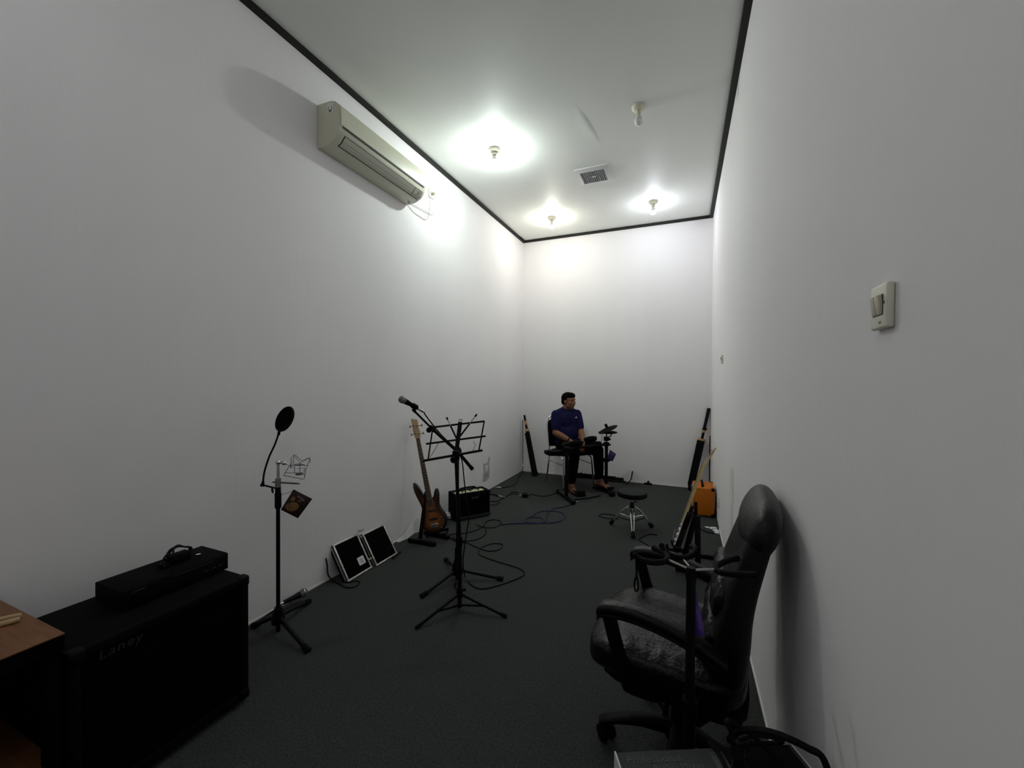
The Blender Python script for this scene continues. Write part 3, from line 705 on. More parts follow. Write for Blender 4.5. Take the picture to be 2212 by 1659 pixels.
def body_mesh(out, th_):
    # rounded slab with a centre-to-edge attribute for the finish
    mb = MB(); cx, cy = 0.0, 0.18; rings = []
    steps = [(0.0, 1), (0.35, 1), (0.62, 1), (0.8, 1), (0.92, 1), (0.98, 0.8), (1.0, 0.45)]
    vals = []
    for side in (1, -1):
        R = []
        for k, z in steps[1:]:
            R.append([mb.bm.verts.new((cx0_(p, cx, k), cy0_(p, cy, k), side*th_/2*z)) for p in out])
        c = mb.bm.verts.new((cx, cy, side*th_/2)); rings.append((c, R))
    n = len(out)
    for c, R in rings:
        for i in range(n): mb.face((c, R[0][i], R[0][(i+1) % n]))
        for A, B in zip(R, R[1:]):
            for i in range(n): mb.face((A[i], A[(i+1) % n], B[(i+1) % n], B[i]))
    A, B = rings[0][1][-1], rings[1][1][-1]
    for i in range(n): mb.face((A[i], A[(i+1) % n], B[(i+1) % n], B[i]))
    return mb
def cx0_(p, cx, k): return cx*(1-k)+p[0]*k
def cy0_(p, cy, k): return cy*(1-k)+p[1]*k
mbx = body_mesh(oc_, 0.042)
lv = mbx.bm.verts.layers.float.new('burst')
def dist_edge(x, y):
    d = 9
    for i in range(len(oc_)):
        ax_, ay_ = oc_[i]; bx_, by_ = oc_[(i+1) % len(oc_)]
        ex, ey = bx_-ax_, by_-ay_; q = max(0, min(1, ((x-ax_)*ex+(y-ay_)*ey)/max(1e-9, ex*ex+ey*ey)))
        d = min(d, math.hypot(x-ax_-ex*q, y-ay_-ey*q))
    return d
for v in mbx.bm.verts: v[lv] = min(1.0, dist_edge(v.co.x, v.co.y)/0.085)
mbx.M = MBASS; mbx.build('body', 'sunburst', t, 'brown sunburst body with dark edges')
MB(MBASS).prism([(-0.031, 0.27), (0.031, 0.27), (0.022, 0.92), (-0.022, 0.92)], 0.018, 0.028).build('neck', 'maple', t)
MB(MBASS).prism([(-0.031, 0.255), (0.031, 0.255), (0.0205, 0.918), (-0.0205, 0.918)], 0.028, 0.033).build('fretboard', 'rosewood', t)
for k in range(20):
    y = 0.918 - (0.86)*(1-2**(-(k+1)/12)); hw = 0.0205+0.0105*(0.918-y)/0.663
    MB(MBASS).box((0, y, 0.0335), (2*hw-0.002, 0.0028, 0.0018)).build('fret', 'fret', t)
hd = [(-0.021, 0.915), (-0.036, 0.955), (-0.040, 1.00), (-0.034, 1.05), (-0.038, 1.09), (-0.030, 1.12), (0.0, 1.105), (0.030, 1.098), (0.034, 1.06), (0.030, 1.02), (0.036, 0.97), (0.021, 0.915)]
MB(MBASS).prism([(p.x, p.y) for p in cat([V(x, y, 0) for x, y in hd], 3, True)], 0.012, 0.026).build('headstock', 'maple', t)
for (sx, y) in ((-1, 0.965), (-1, 1.045), (1, 0.955), (1, 1.035)):
    MB(MBASS).cyl(V(sx*0.018, y, 0.026), V(sx*0.018, y, 0.040), 0.006, seg=10).build('tuning_post', 'knob_dark', t)
    tk = MB(MBASS).cyl(V(sx*0.03, y, 0.008), V(sx*0.062, y, 0.008), 0.004, seg=8).build('tuner_shaft', 'steel', t)
    MB(MBASS).box((sx*0.068, y, 0.008), (0.006, 0.026, 0.018), bev=0.002).build('tuner_key', 'knob_dark', tk)
for k in range(4):
    x = (k-1.5)
    MB(MBASS).tube([V(x*0.0195, 0.075, 0.037), V(x*0.0195*0.98, 0.26, 0.038), V(x*0.0105, 0.918, 0.037), V(math.copysign(0.016, x), 0.965 if abs(x) > 1 else 1.04, 0.034)], 0.0009, 5).build('string', 'steel', t)
for y in (0.135, 0.215): MB(MBASS).box((0.0, y, 0.024), (0.092, 0.024, 0.012), bev=0.003).build('pickup', 'pickup', t)
MB(MBASS).box((0, 0.075, 0.025), (0.082, 0.040, 0.010), bev=0.002).build('bridge', 'chrome', t)
for k in range(4): MB(MBASS).box(((k-1.5)*0.0195, 0.08, 0.034), (0.013, 0.026, 0.006), bev=0.001).build('saddle', 'steel', t)
for (x, y) in ((0.075, 0.045), (0.102, 0.075), (0.112, 0.11), (0.095, 0.14)): MB(MBASS).lathe([(0, 0.02), (0.009, 0.02), (0.008, 0.036), (0, 0.036)], Matrix.Translation((x, y, 0)), 12).build('knob', 'chrome', t)
MB(MBASS).cyl(V(-0.152, 0.49, 0), V(-0.152, 0.505, 0.0), 0.006, seg=8).build('strap_button', 'steel', t)
jk = MBASS @ V(0.140, 0.10, 0)
# stand under the bass: A-frame with padded ledges
t = thing('guitar_stand', 'black A-frame guitar stand holding the sunburst bass', 'guitar stand', BB)
back = -ndir; back = V(back.x, back.y, 0).normalized(); side = V(udir.x, udir.y, 0).normalized()
f1a, f1b = FL(883, 1166, 0.018), FL(941, 1176, 0.018)
f2a, f2b = FL(917, 1150, 0.018), FL(971, 1161, 0.018)
fa = MB().bar(f1a, f1b, 0.036, 0.036, bev=0.006).build('floor_bar', 'black_metal', t)
fb = MB().bar(f2a, f2b, 0.036, 0.036, bev=0.006).build('floor_bar', 'black_metal', t)
apex = FP(BB, 921, 1062, 0.06)
for q, nm in ((FP(BB, 907.5, 1165, 0.0), 'leg'), ):
    q.z = 0.03; MB().bar(q, apex, 0.030, 0.022, bev=0.004).build('leg', 'black_metal', t)
q = f2a*0.45+f2b*0.55; q.z = 0.03
MB().bar(q, apex + V(0.02, 0.02, 0), 0.026, 0.02, bev=0.004).build('leg', 'black_metal', t)
cr1 = FP(BB, 911, 1140, 0.01); cr2 = (f2a*0.6+f2b*0.4); cr2.z = cr1.z
MB().bar(cr1, cr2, 0.016, 0.012).build('brace', 'black_metal', t)
for k, a in enumerate((-0.075, 0.075)):
    p = bot + udir*a; p.z = bot.z
    pa_ = p - V(ndir.x, ndir.y, 0).normalized()*0.11 - V(0, 0, 0.022); pb_ = p + V(ndir.x, ndir.y, 0).normalized()*0.045 - V(0, 0, 0.022)
    MB().tube([pa_, pb_, pb_+V(0, 0, 0.035)], 0.009, 10).build('rest_arm', 'black_rubber', t)
MB().bar(bot+udir*-0.085-V(ndir.x, ndir.y, 0)*0.10-V(0, 0, 0.022), bot+udir*0.085-V(ndir.x, ndir.y, 0)*0.10-V(0, 0, 0.022), 0.02, 0.02).build('cross_bar', 'black_metal', t)
ul = bot+udir*-0.02-V(ndir.x, ndir.y, 0)*0.10-V(0, 0, 0.022)
MB().bar(ul, V(ul.x, ul.y, 0.02), 0.02, 0.016).build('support', 'black_metal', t)
# white loose sheet sticking out behind the stand
wp = [(860, 1166, 0), (880, 1158, 8), (895, 1149, 20), (906, 1140, 28), (920, 1133, 22), (936, 1122, 14)]
q = MB(); lo, hi = [], []
for i, (x, y, hh) in enumerate(wp):
    p = PL(x, y, 0, XL+0.03+0.02*(i % 2)); p.z = 0.002; lo.append(p); hi.append(p+V(-0.02, 0, 0.010+hh*0.0045))
vs_ = [[q.bm.verts.new(p+d) for p in L] for L, d in ((lo, V(0, 0, 0)), (hi, V(0, 0, 0)), (lo, V(-0.004, 0, 0)), (hi, V(-0.004, 0, 0)))]
for i in range(len(wp)-1):
    q.face((vs_[0][i], vs_[0][i+1], vs_[1][i+1], vs_[1][i])); q.face((vs_[2][i], vs_[3][i], vs_[3][i+1], vs_[2][i+1]))
    q.face((vs_[1][i], vs_[1][i+1], vs_[3][i+1], vs_[3][i])); q.face((vs_[0][i], vs_[2][i], vs_[2][i+1], vs_[0][i+1]))
q.face((vs_[0][0], vs_[1][0], vs_[3][0], vs_[2][0])); q.face((vs_[0][-1], vs_[2][-1], vs_[3][-1], vs_[1][-1]))
tag(q.build('loose_sheet', 'paper_white', origin=lo[2], sharp=20), 'crumpled white sheet at the wall foot behind the bass stand', 'sheet')
# small crumpled wrapper by the bass
wc = FL(966, 1113, 0.03)
tag(MB(Matrix.Translation(wc)).rbox((0.10, 0.06, 0.06), Matrix.Identity(4), 3, 7, lambda p: p*(1+0.5*noise.noise(p*60+V(3, 1, 2)))).build('crumpled_wrapper', 'pouch_clear', origin=(wc.x, wc.y, 0), sharp=25), 'pale crumpled wrapper on the floor between bass and music stand', 'wrapper')

# ------------------------------------------------------------------ boom microphone stand
B3 = V(-1.461, 2.48, 0)
P3 = lambda x, y, o=0: FP(B3, x, y, o)
t = thing('boom_stand', 'black boom microphone stand right behind the music stand', 'microphone stand', B3)
cj = P3(988.3, 975)
MB().cyl(V(B3.x, B3.y, P3(988, 1256).z), V(B3.x, B3.y, P3(988, 1150).z), 0.012).build('lower_pole', 'black_metal', t)
MB().cyl(V(B3.x, B3.y, P3(988, 1152).z), V(B3.x, B3.y, cj.z), 0.0095).build('upper_pole', 'black_metal', t)
hz = P3(988, 1222).z
MB().lathe([(0, hz+0.05), (0.018, hz+0.05), (0.026, hz+0.03), (0.040, hz-0.03), (0.040, hz-0.055), (0.02, hz-0.06), (0, hz-0.06)], Matrix.Translation(B3), 14).build('hub', 'black_plastic', t)
MB().lathe([(0, hz+0.13), (0.016, hz+0.13), (0.019, hz+0.12), (0.019, hz+0.05), (0, hz+0.05)], Matrix.Translation(B3), 14).build('height_clutch', 'black_plastic', t)
MB().tube([V(B3.x, B3.y, hz+0.165), V(B3.x+0.035, B3.y+0.015, hz+0.165)], [0.006, 0.012], 10).build('clutch_knob', 'black_plastic', t)
tripod(t, (B3.x, B3.y), hz-0.03, [FL(910, 1292), FL(1087, 1254), FL(963, 1211)], 0.011, foot_r=0.017)
bt, bm_, be = P3(897.9, 890.6, -0.06), P3(931.6, 924.4, -0.035), P3(1020.8, 1013.6, 0.035)
MB().tube([bm_, cj, be], [0.0115, 0.0125, 0.0125], 10).build('boom_arm', 'black_metal', t)
MB().tube([bm_, bt], 0.0075, 10).build('boom_extension', 'black_metal', t)
MB().tube([bm_+(bm_-cj).normalized()*0.015, bm_-(bm_-cj).normalized()*0.03], 0.017, 12).build('boom_collar', 'black_plastic', t)
MB().ball(P3(926.5, 929, -0.04), 0.019).build('boom_knob', 'black_rubber', t)
MB().ball(cj, (0.03, 0.03, 0.035)).build('pivot', 'black_plastic', t)
MB().lathe([(0, -0.01), (0.022, -0.008), (0.026, 0.0), (0.022, 0.012), (0, 0.014)], frame(P3(980.4, 993, -0.03), _R, _U, -_f), 16).build('pivot_knob', 'black_plastic', t)
MB().tube([be, be+(be-cj).normalized()*-0.025], 0.014, 12).build('boom_end_cap', 'black_rubber', t)
mh, mt = P3(869.5, 863.5, -0.08), P3(903, 882.5, -0.06)
MB().tube([bt, bt+(bt-bm_).normalized()*0.03], 0.010, 10).tube([bt+(bt-bm_).normalized()*0.02, mt*0.85+mh*0.15], 0.011, 10).tube([mt*0.93+mh*0.07, mt*0.62+mh*0.38], 0.0195, 14).build('microphone_clip', 'black_rubber', t)
microphone('black vocal microphone with silver grille on the boom arm', mh, mt, 'black_plastic')
md = (mt-mh).normalized()
cpts = [mt+md*0.05, P3(918, 895, -0.05), P3(933, 915, -0.02), P3(955, 941, -0.02), P3(985, 972, -0.03), P3(997, 992, 0.04), P3(1001.5, 1025, 0.02), P3(1004, 1050, 0.02), P3(1007, 1075, 0.02), P3(1011, 1095, 0.015), P3(1013, 1118, 0.0), P3(1008, 1150, -0.02), P3(1003, 1185, -0.03), P3(1000, 1215, -0.03)]
gp = [(1004.7, 1244.7), (1017.3, 1262.7), (1040.8, 1271.8), (1077, 1264.6), (1122, 1248), (1133, 1237.4), (1118.6, 1226.6), (1077, 1214), (1040.8, 1201), (1033.6, 1192), (1040.8, 1183), (1062.5, 1174.5), (1082.4, 1175), (1086, 1179.6), (1077, 1187.7), (1055.3, 1190.4), (1033.6, 1184), (1008, 1173), (986.6, 1170.5), (972, 1161.5)]
cable('black cable from the boom microphone looping over the carpet to the bass', cpts + [FL(x, y, CB) for x, y in gp])

# ------------------------------------------------------------------ folding music stand
B4 = V(-1.255, 2.16, 0)
P4 = lambda x, y, o=0: FP(B4, x, y, o)
t = thing('music_stand', 'black folding wire music stand in front of the boom stand', 'music stand', B4)
hd4 = P4(984.6, 981)
zt = hd4.z
MB().cyl(V(B4.x, B4.y, 0.015), V(B4.x, B4.y, 0.42), 0.0125).build('lower_tube', 'black_metal', t)
MB().cyl(V(B4.x, B4.y, 0.40), V(hd4.x, hd4.y, zt), 0.0108).build('upper_tube', 'black_metal', t)
MB().lathe([(0, 0.45), (0.015, 0.45), (0.017, 0.44), (0.017, 0.40), (0.014, 0.39), (0, 0.39)], Matrix.Translation(B4), 14).build('tube_clamp', 'black_plastic', t)
MB().tube([V(B4.x, B4.y, 0.42), V(B4.x+0.03, B4.y+0.012, 0.42)], [0.005, 0.009], 8).build('clamp_screw', 'black_plastic', t)
zsl = P4(988, 1283).z
MB().lathe([(0, zsl+0.03), (0.017, zsl+0.03), (0.019, zsl+0.02), (0.019, zsl-0.02), (0, zsl-0.02)], Matrix.Translation(B4), 14).build('leg_slider', 'black_plastic', t)
MB().tube([V(B4.x, B4.y, zsl+0.02), V(B4.x+0.033, B4.y+0.015, zsl+0.025)], [0.005, 0.010], 8).build('slider_screw', 'black_plastic', t)
feet4 = [V(-1.38, 1.886, 0.008), V(-0.952, 2.193, 0.008), V(-1.43, 2.40, 0.008)]
for f in feet4:
    h = V(B4.x, B4.y, zsl); d = (f-h).normalized()
    l = MB().bar(h+V(d.x, d.y, 0).normalized()*0.012, f, 0.014, 0.014, bev=0.002).build('leg', 'black_metal', t)
    MB().tube([f-d*0.04, f], 0.011, 10).build('foot', 'black_rubber', l)
    m_ = h*0.48+f*0.52
    MB().bar(V(B4.x, B4.y, 0.028), m_, 0.013, 0.010).build('brace', 'black_metal', t)
# tray: flat steel strips; it tips back away from the reader
tilt = 0.10
def T4(x, y): return P4(x, y, tilt*(985-y)/70)
def strip(name, a, b, w_=0.012, th_=0.004, par=None): return MB().bar(T4(*a), T4(*b), w_, th_, up=(CAMP-hd4).normalized(), bev=0.0).build(name, 'black_metal', par or t)
MB().bar(T4(913.5, 995.5), T4(1041.9, 972.6), 0.020, 0.012, up=(0, 0, 1)).build('ledge', 'black_metal', t)
strip('cross_strip', (920, 959), (1049, 942)); strip('cross_strip', (935, 923), (1046.7, 910))
strip('side_strip', (935, 923), (925, 991), 0.009); strip('side_strip', (1046, 910), (1034.7, 972), 0.009)
strip('spine', (994.3, 912), (984.6, 985), 0.026, 0.008)
for a, b in (((986, 947), (964.8, 902)), ((991, 946), (1029.9, 895))):
    d = ((b[0]-a[0])*0.6+a[0], (b[1]-a[1])*0.6+a[1])
    arm = strip('arm', a, d, 0.011, 0.005)
    MB().tube([T4(*d), T4(*b)], 0.0035, 6).build('arm_wire', 'steel', arm)
    MB().tube([T4(a[0]+(b[0]-a[0])*0.9, a[1]+(b[1]-a[1])*0.9), T4(*b)], 0.006, 8).build('arm_tip', 'black_rubber', arm)
cp = MB()
for k in (-1, 0, 1): cp.tube(cat([T4(994.5+k*3.2-1.2, 912), T4(994.5+k*3.2-1.5, 908), T4(994.5+k*3.2+1.2, 907), T4(994.5+k*3.2+1.2, 911)], 4), 0.0016, 6)
cp.bar(T4(990.5, 906.3), T4(999.5, 906), 0.004, 0.004); cp.build('page_clip', 'steel', t)
MB().tube([T4(929.2, 988.3)-_f*0.012, T4(938.8, 972.6)-_f*0.012, T4(947.3, 957)-_f*0.008], 0.0016, 6).build('page_wire', 'black_metal', t)
MB().tube([T4(1021.4, 973.2)-_f*0.012, T4(1027.4, 961)-_f*0.014, T4(1023.2, 952.7)-_f*0.012], 0.0016, 6).build('page_wire', 'black_metal', t)
MB().box(T4(985, 984), (0.04, 0.03, 0.06), bev=0.006).build('tray_bracket', 'black_plastic', t)
MB().tube([T4(985, 984), T4(980, 990)-_f*0.03], [0.006, 0.011], 8).build('tray_screw', 'black_plastic', t)

# ------------------------------------------------------------------ small bass amplifier
a0, a1 = V(-2.060, 3.455, 0), V(-1.830, 3.775, 0)
dx = (a1-a0).normalized(); nn = V(dx.y, -dx.x, 0)            # nn: front normal
AW, AD, AH = (a1-a0).length, 0.19, 0.268
MA = frame((a0+a1)/2 - nn*AD/2, dx, -nn, V(0, 0, 1))          # local x along front, y to the back, z up
t = thing('bass_amplifier', 'small black practice amplifier with cream control panel by the left wall', 'amplifier', (a0+a1)/2 - nn*AD/2)
MB().box((0, 0.006, 0.012+(AH-0.012)/2), (AW, AD-0.012, AH-0.012), bev=0.008, M=MA).build('body', 'black_tolex', t)
MB().box((0, -AD/2+0.004, 0.045+(AH-0.085)/2), (AW-0.03, 0.006, AH-0.085), M=MA).build('grille_cloth', 'black_cloth', t)
MB().box((0, -AD/2+0.003, 0.026), (AW-0.02, 0.008, 0.03), bev=0.002, M=MA).build('kick_strip', 'dark_grey_top', t)
MB().box((0.02, -AD/2-0.0005, AH-0.055), (0.075, 0.004, 0.022), bev=0.001, M=MA).build('name_plate', 'logo_grey', t)
pn = MB().box((-0.02, -0.03, AH+0.0015), (AW*0.80, 0.06, 0.003), M=MA).build('control_panel', 'panel_cream', t)
for k in range(6): MB(MA).lathe([(0, AH+0.002), (0.011, AH+0.002), (0.009, AH+0.017), (0, AH+0.017)], Matrix.Translation((-0.14+k*0.045, -0.03, 0)), 12).build('knob', 'knob_dark' if k % 2 else 'panel_cream', t)
MB().tube(cat([MA @ V(-0.09, 0.045, AH-0.002), MA @ V(-0.07, 0.045, AH+0.02), MA @ V(0.07, 0.045, AH+0.02), MA @ V(0.09, 0.045, AH-0.002)], 5), 0.009, 8).build('handle', 'black_rubber', t)
for sx in (-1, 1):
    for sz in (0.012, AH):
        MB().box((sx*(AW/2-0.016), -AD/2+0.018, sz+(0.014 if sz < 0.1 else -0.014)), (0.036, 0.036, 0.032), bev=0.008, M=MA).build('corner_cap', 'black_plastic', t)
    for sy in (-1, 1): MB(MA).cyl(V(sx*(AW/2-0.04), sy*(AD/2-0.04), 0), V(sx*(AW/2-0.04), sy*(AD/2-0.04), 0.014), 0.012, seg=10).build('foot', 'black_rubber', t)

# ------------------------------------------------------------------ floor cables (left and centre)
fcable('black cable in a loop on the carpet ending in a bare silver plug', [(952, 1156), (977.5, 1154), (1004.7, 1151.5), (1031.8, 1144.3), (1044.4, 1136), (1051.7, 1126), (1068, 1122.6), (1082.4, 1127), (1078.8, 1134.4), (1064.3, 1139.8), (1046, 1139), (1034, 1136)], 0.0045)
jp = FL(1031, 1134.3, 0.007)
t = thing('jack_plug', 'silver jack plug lying on the carpet in front of the small amplifier', 'plug', (jp.x, jp.y, 0))
MB(zaxis(FL(1035, 1136.5, 0.007), FL(1027, 1132, 0.007))).lathe([(0, 0), (0.007, 0), (0.007, 0.035), (0.0035, 0.036), (0.0035, 0.06), (0.001, 0.065), (0, 0.065)], seg=12).build('plug_body', 'chrome', t)
fcable('black cable curving on the carpet round the foot of the bass stand', [(1050, 1139), (1049.9, 1144), (1048, 1154), (1031.8, 1165), (1008, 1168.7), (990, 1168), (979.3, 1161.5), (978.4, 1156)], 0.0045)
fcable('dark blue cable coiled on the carpet in the middle of the room', [(1082, 1133.5), (1112.6, 1130.5), (1150, 1130.5), (1175.5, 1130), (1201.5, 1128), (1217, 1122), (1221, 1114), (1210, 1106.5), (1188.5, 1104), (1164, 1105.4), (1151.6, 1113), (1136, 1121.6), (1135, 1126), (1149.5, 1129), (1168, 1129.5), (1175.5, 1124.5), (1166.8, 1118.4), (1149.5, 1117.3), (1137, 1121), (1138, 1126.5), (1155, 1128.5), (1173, 1128), (1181, 1123), (1182, 1113), (1193, 1100), (1219, 1094.5), (1238, 1088.5), (1247, 1083)], 0.0055, 'cable_blue')
t = thing('jack_plug', 'silver jack plug on the carpet at the drum rack foot', 'plug', FL(1247, 1083))
MB(zaxis(FL(1243.5, 1085, 0.009), FL(1252, 1081.5, 0.009))).lathe([(0, 0), (0.009, 0), (0.009, 0.05), (0.004, 0.052), (0.004, 0.08), (0, 0.082)], seg=12).build('plug_body', 'chrome', t)
# leads behind the small amplifier
fcable('thick black lead lying right of the small amplifier', [(1058, 1068), (1066, 1068), (1075, 1071), (1079, 1072)], 0.009)
t = thing('jack_plug', 'silver jack plug on the carpet right of the small amplifier', 'plug', FL(1081, 1072))
MB(zaxis(FL(1077, 1071.6, 0.009), FL(1088, 1073.4, 0.009))).lathe([(0, 0), (0.009, 0), (0.009, 0.055), (0.004, 0.057), (0.004, 0.09), (0, 0.092)], seg=12).build('plug_body', 'chrome', t)
fcable('thin black lead from the small amplifier to the adapter coil', [(1058, 1083), (1072, 1083), (1082, 1079), (1094, 1072), (1101, 1069), (1108, 1067), (1119, 1067), (1119, 1064), (1110, 1062.5), (1103, 1064), (1104, 1067.5)], 0.0055)
fcable('short black lead on the carpet below the adapter coil', [(1058, 1091), (1070, 1090), (1080, 1086)], 0.0045)
ac_ = FL(1133.5, 1073.5)
t = thing('power_adapter', 'black power adapter block on the carpet left of the drum rack', 'adapter', ac_)
MB().box(ac_+V(0, 0, 0.022), (0.065, 0.09, 0.044), bev=0.006, rot=Matrix.Rotation(0.4, 3, 'Z')).build('block', 'black_plastic', t)
for k in (-1, 1): MB().cyl(ac_+V(-0.035, k*0.01-0.02, 0.025), ac_+V(-0.055, k*0.01-0.03, 0.025), 0.003, seg=8).build('pin', 'steel', t)
fcable('thin black lead from the adapter to the drum rack', [(1139, 1071), (1150, 1068), (1163, 1071), (1180, 1071.5), (1196, 1067), (1204, 1064)], 0.0045)
# cord hanging from the leaning stand in the back left corner
cable('thin black cord hanging in the back left corner down to the carpet', [V(-2.245, YB-0.085, 0.80), V(-2.262, YB-0.03, 0.55), V(-2.265, YB-0.022, 0.25), V(-2.262, YB-0.03, 0.03)] + [FL(x, y, 0.006) for x, y in ((1120, 1033), (1117, 1042), (1112, 1047), (1100, 1051), (1086, 1053.5), (1080, 1053))], 0.005)
t = thing('jack_plug', 'silver plug end of the cord from the back left corner', 'plug', FL(1078, 1053))
MB(zaxis(FL(1083, 1053.3, 0.010), FL(1074, 1053, 0.010))).lathe([(0, 0), (0.010, 0), (0.010, 0.05), (0.004, 0.052), (0.004, 0.08), (0, 0.082)], seg=12).build('plug_body', 'chrome', t)
fcable('black cable by the drum stool feet looping on the carpet', [(1336, 1121), (1316, 1120), (1300, 1117), (1294, 1113.5), (1302, 1110.5), (1318, 1111.5), (1334, 1115.5), (1350, 1121), (1368, 1124), (1384, 1121), (1395, 1117)], 0.0048)
fcable('black cable winding from the drum stool to the electric guitar stand', [(1420, 1155.5), (1405, 1154), (1396, 1156), (1384, 1162), (1380, 1165.5), (1388, 1171), (1400, 1178), (1412, 1184), (1424, 1191), (1436, 1198)], 0.0048)
fcable('black lead lying under the drum rack between its posts', [(1241, 1079), (1262, 1077), (1280, 1074), (1297, 1070.5)], 0.009)

# ------------------------------------------------------------------ drum stool
B5 = V(-0.438, 3.979, 0)
P5 = lambda x, y, o=0: FP(B5, x, y, o)
sz = P5(1364, 1061).z
t = thing('drum_stool', 'round black drum stool on a chrome tripod in mid floor', 'stool', B5)
st = MB(Matrix.Translation((B5.x, B5.y, sz))).lathe([(0, -0.048), (0.128, -0.048), (0.137, -0.042), (0.139, -0.012), (0.134, -0.002), (0, -0.002)], seg=40).build('seat', 'black_plastic', t)
MB(Matrix.Translation((B5.x, B5.y, sz))).lathe([(0, 0.004), (0.06, 0.004), (0.11, 0.002), (0.132, -0.003), (0.128, -0.006), (0, -0.006)], seg=40).build('seat_top', 'dark_grey_top', st)
MB().cyl(V(B5.x, B5.y, 0.10), V(B5.x, B5.y, sz-0.045), 0.011).build('post', 'steel', t)
cz_ = P5(1364, 1091).z
MB().lathe([(0, cz_+0.03), (0.015, cz_+0.03), (0.018, cz_), (0.024, cz_-0.005), (0.024, cz_-0.022), (0, cz_-0.022)], Matrix.Translation(B5), 16).build('collar', 'black_metal', t)
MB().tube([V(B5.x, B5.y, cz_+0.03), V(B5.x+0.045, B5.y+0.015, cz_+0.03)], [0.006, 0.004], 8).build('wing_screw', 'black_metal', t)
MB().lathe([(0, 0.10), (0.016, 0.10), (0.020, 0.115), (0.020, 0.128), (0, 0.128)], Matrix.Translation(B5), 16).build('lower_collar', 'chrome', t)
for (fx, fy) in ((1319, 1130.5), (1367.5, 1161), (1408, 1137.5)):
    f = FL(fx, fy, 0.012); h = V(B5.x, B5.y, cz_-0.01); d = (f-h); dh = V(d.x, d.y, 0).normalized(); pr_ = V(-dh.y, dh.x, 0)
    knee = h*0.55+f*0.45+V(0, 0, 0.035); joint = h*0.16+f*0.84+V(0, 0, 0.012)
    lg = None
    for s_ in (-1, 1):
        pts = cat([h+dh*0.022+pr_*s_*0.007, knee+pr_*s_*0.014, joint+pr_*s_*0.008, f*0.93+h*0.07], 6)
        lg = MB().tube(pts, 0.0062, 8).build('leg', 'chrome', t)
    q = (f-joint).normalized()
    MB().tube([f-q*0.055, f-q*0.02, f], [0.011, 0.019, 0.020], 10).build('rubber_foot', 'black_rubber', t)
    mid_ = h*0.42+f*0.58+V(0, 0, 0.03)
    for s_ in (-1, 1): MB().tube([V(B5.x, B5.y, 0.113)+dh*0.018+pr_*s_*0.006, mid_+pr_*s_*0.008], 0.0045, 8).build('strut', 'chrome', t)
    MB().box(h*0.80+f*0.20+V(0, 0, 0.022), (0.026, 0.012, 0.016)).build('leg_label', 'paper_tag', t)

# ------------------------------------------------------------------ folded tripod stands leaning in the corners
def leaning(label, foot, tip, parts, cat_='stand'):
    foot, tip = Vector(foot), Vector(tip); t = thing('folded_stand', label, cat_, V(foot.x, foot.y, 0), 'folded stands in the back corners')
    M = zaxis(foot, tip); L = (tip-foot).length
    for nm, a, b, r0, r1, m in parts:
        MB(M).lathe([(0, a*L), (r0, a*L), (r1, b*L), (0, b*L)], seg=14).build(nm, m, t)
    return t, M, L
tl, M, L = leaning('folded black stand with tan collars leaning in the back left corner', V(-1.985, 5.60, 0.012), V(-2.235, 5.772, 0.87),
    [('shaft', 0.035, 0.72, 0.030, 0.026, 'stick_dark'), ('foot_cap', -0.005, 0.045, 0.046, 0.042, 'black_rubber'), ('collar', 0.72, 0.76, 0.034, 0.030, 'tan_ring'), ('inner_tube', 0.76, 0.835, 0.017, 0.015, 'stick_dark'), ('ring', 0.835, 0.90, 0.020, 0.019, 'tan_ring'), ('tip', 0.90, 1.0, 0.016, 0.015, 'black_rubber')])
for k in range(3):
    a = 2*PI*k/3+0.6
    MB(M).tube([V(0.040*math.cos(a), 0.040*math.sin(a), 0.04*L), V(0.034*math.cos(a), 0.034*math.sin(a), 0.70*L)], 0.011, 8).build('folded_leg', 'black_metal', tl)
tr, M, L = leaning('taller folded black stand leaning in the back right corner', V(0.10, 5.70, 0.012), V(0.307, 5.80, 1.06),
    [('shaft', 0.04, 0.60, 0.032, 0.030, 'stick_dark'), ('foot_cap', -0.005, 0.05, 0.035, 0.042, 'black_rubber'), ('collar', 0.60, 0.625, 0.048, 0.046, 'tan_ring'), ('inner_tube', 0.625, 0.73, 0.017, 0.016, 'stick_dark'), ('ring', 0.70, 0.73, 0.019, 0.019, 'tan_ring'), ('clamp', 0.73, 0.76, 0.022, 0.022, 'black_plastic'), ('upper_tube', 0.76, 1.0, 0.0185, 0.021, 'black_metal')])
for k in range(3):
    a = 2*PI*k/3+0.2
    MB(M).tube([V(0.036*math.cos(a), 0.036*math.sin(a), 0.05*L), V(0.040*math.cos(a), 0.040*math.sin(a), 0.60*L)], 0.014, 8).build('folded_leg', 'black_metal', tr)
MB(M).tube([V(0, 0, 0.745*L), V(0.045, 0, 0.745*L)], [0.008, 0.014], 10).build('clamp_screw', 'black_plastic', tr)
cable('thin black cable standing in the back right corner', [PL(1533.6, 941.5, 1, YB-0.012), PL(1533, 985, 1, YB-0.012), PL(1532, 1050, 1, YB-0.012)], 0.006)

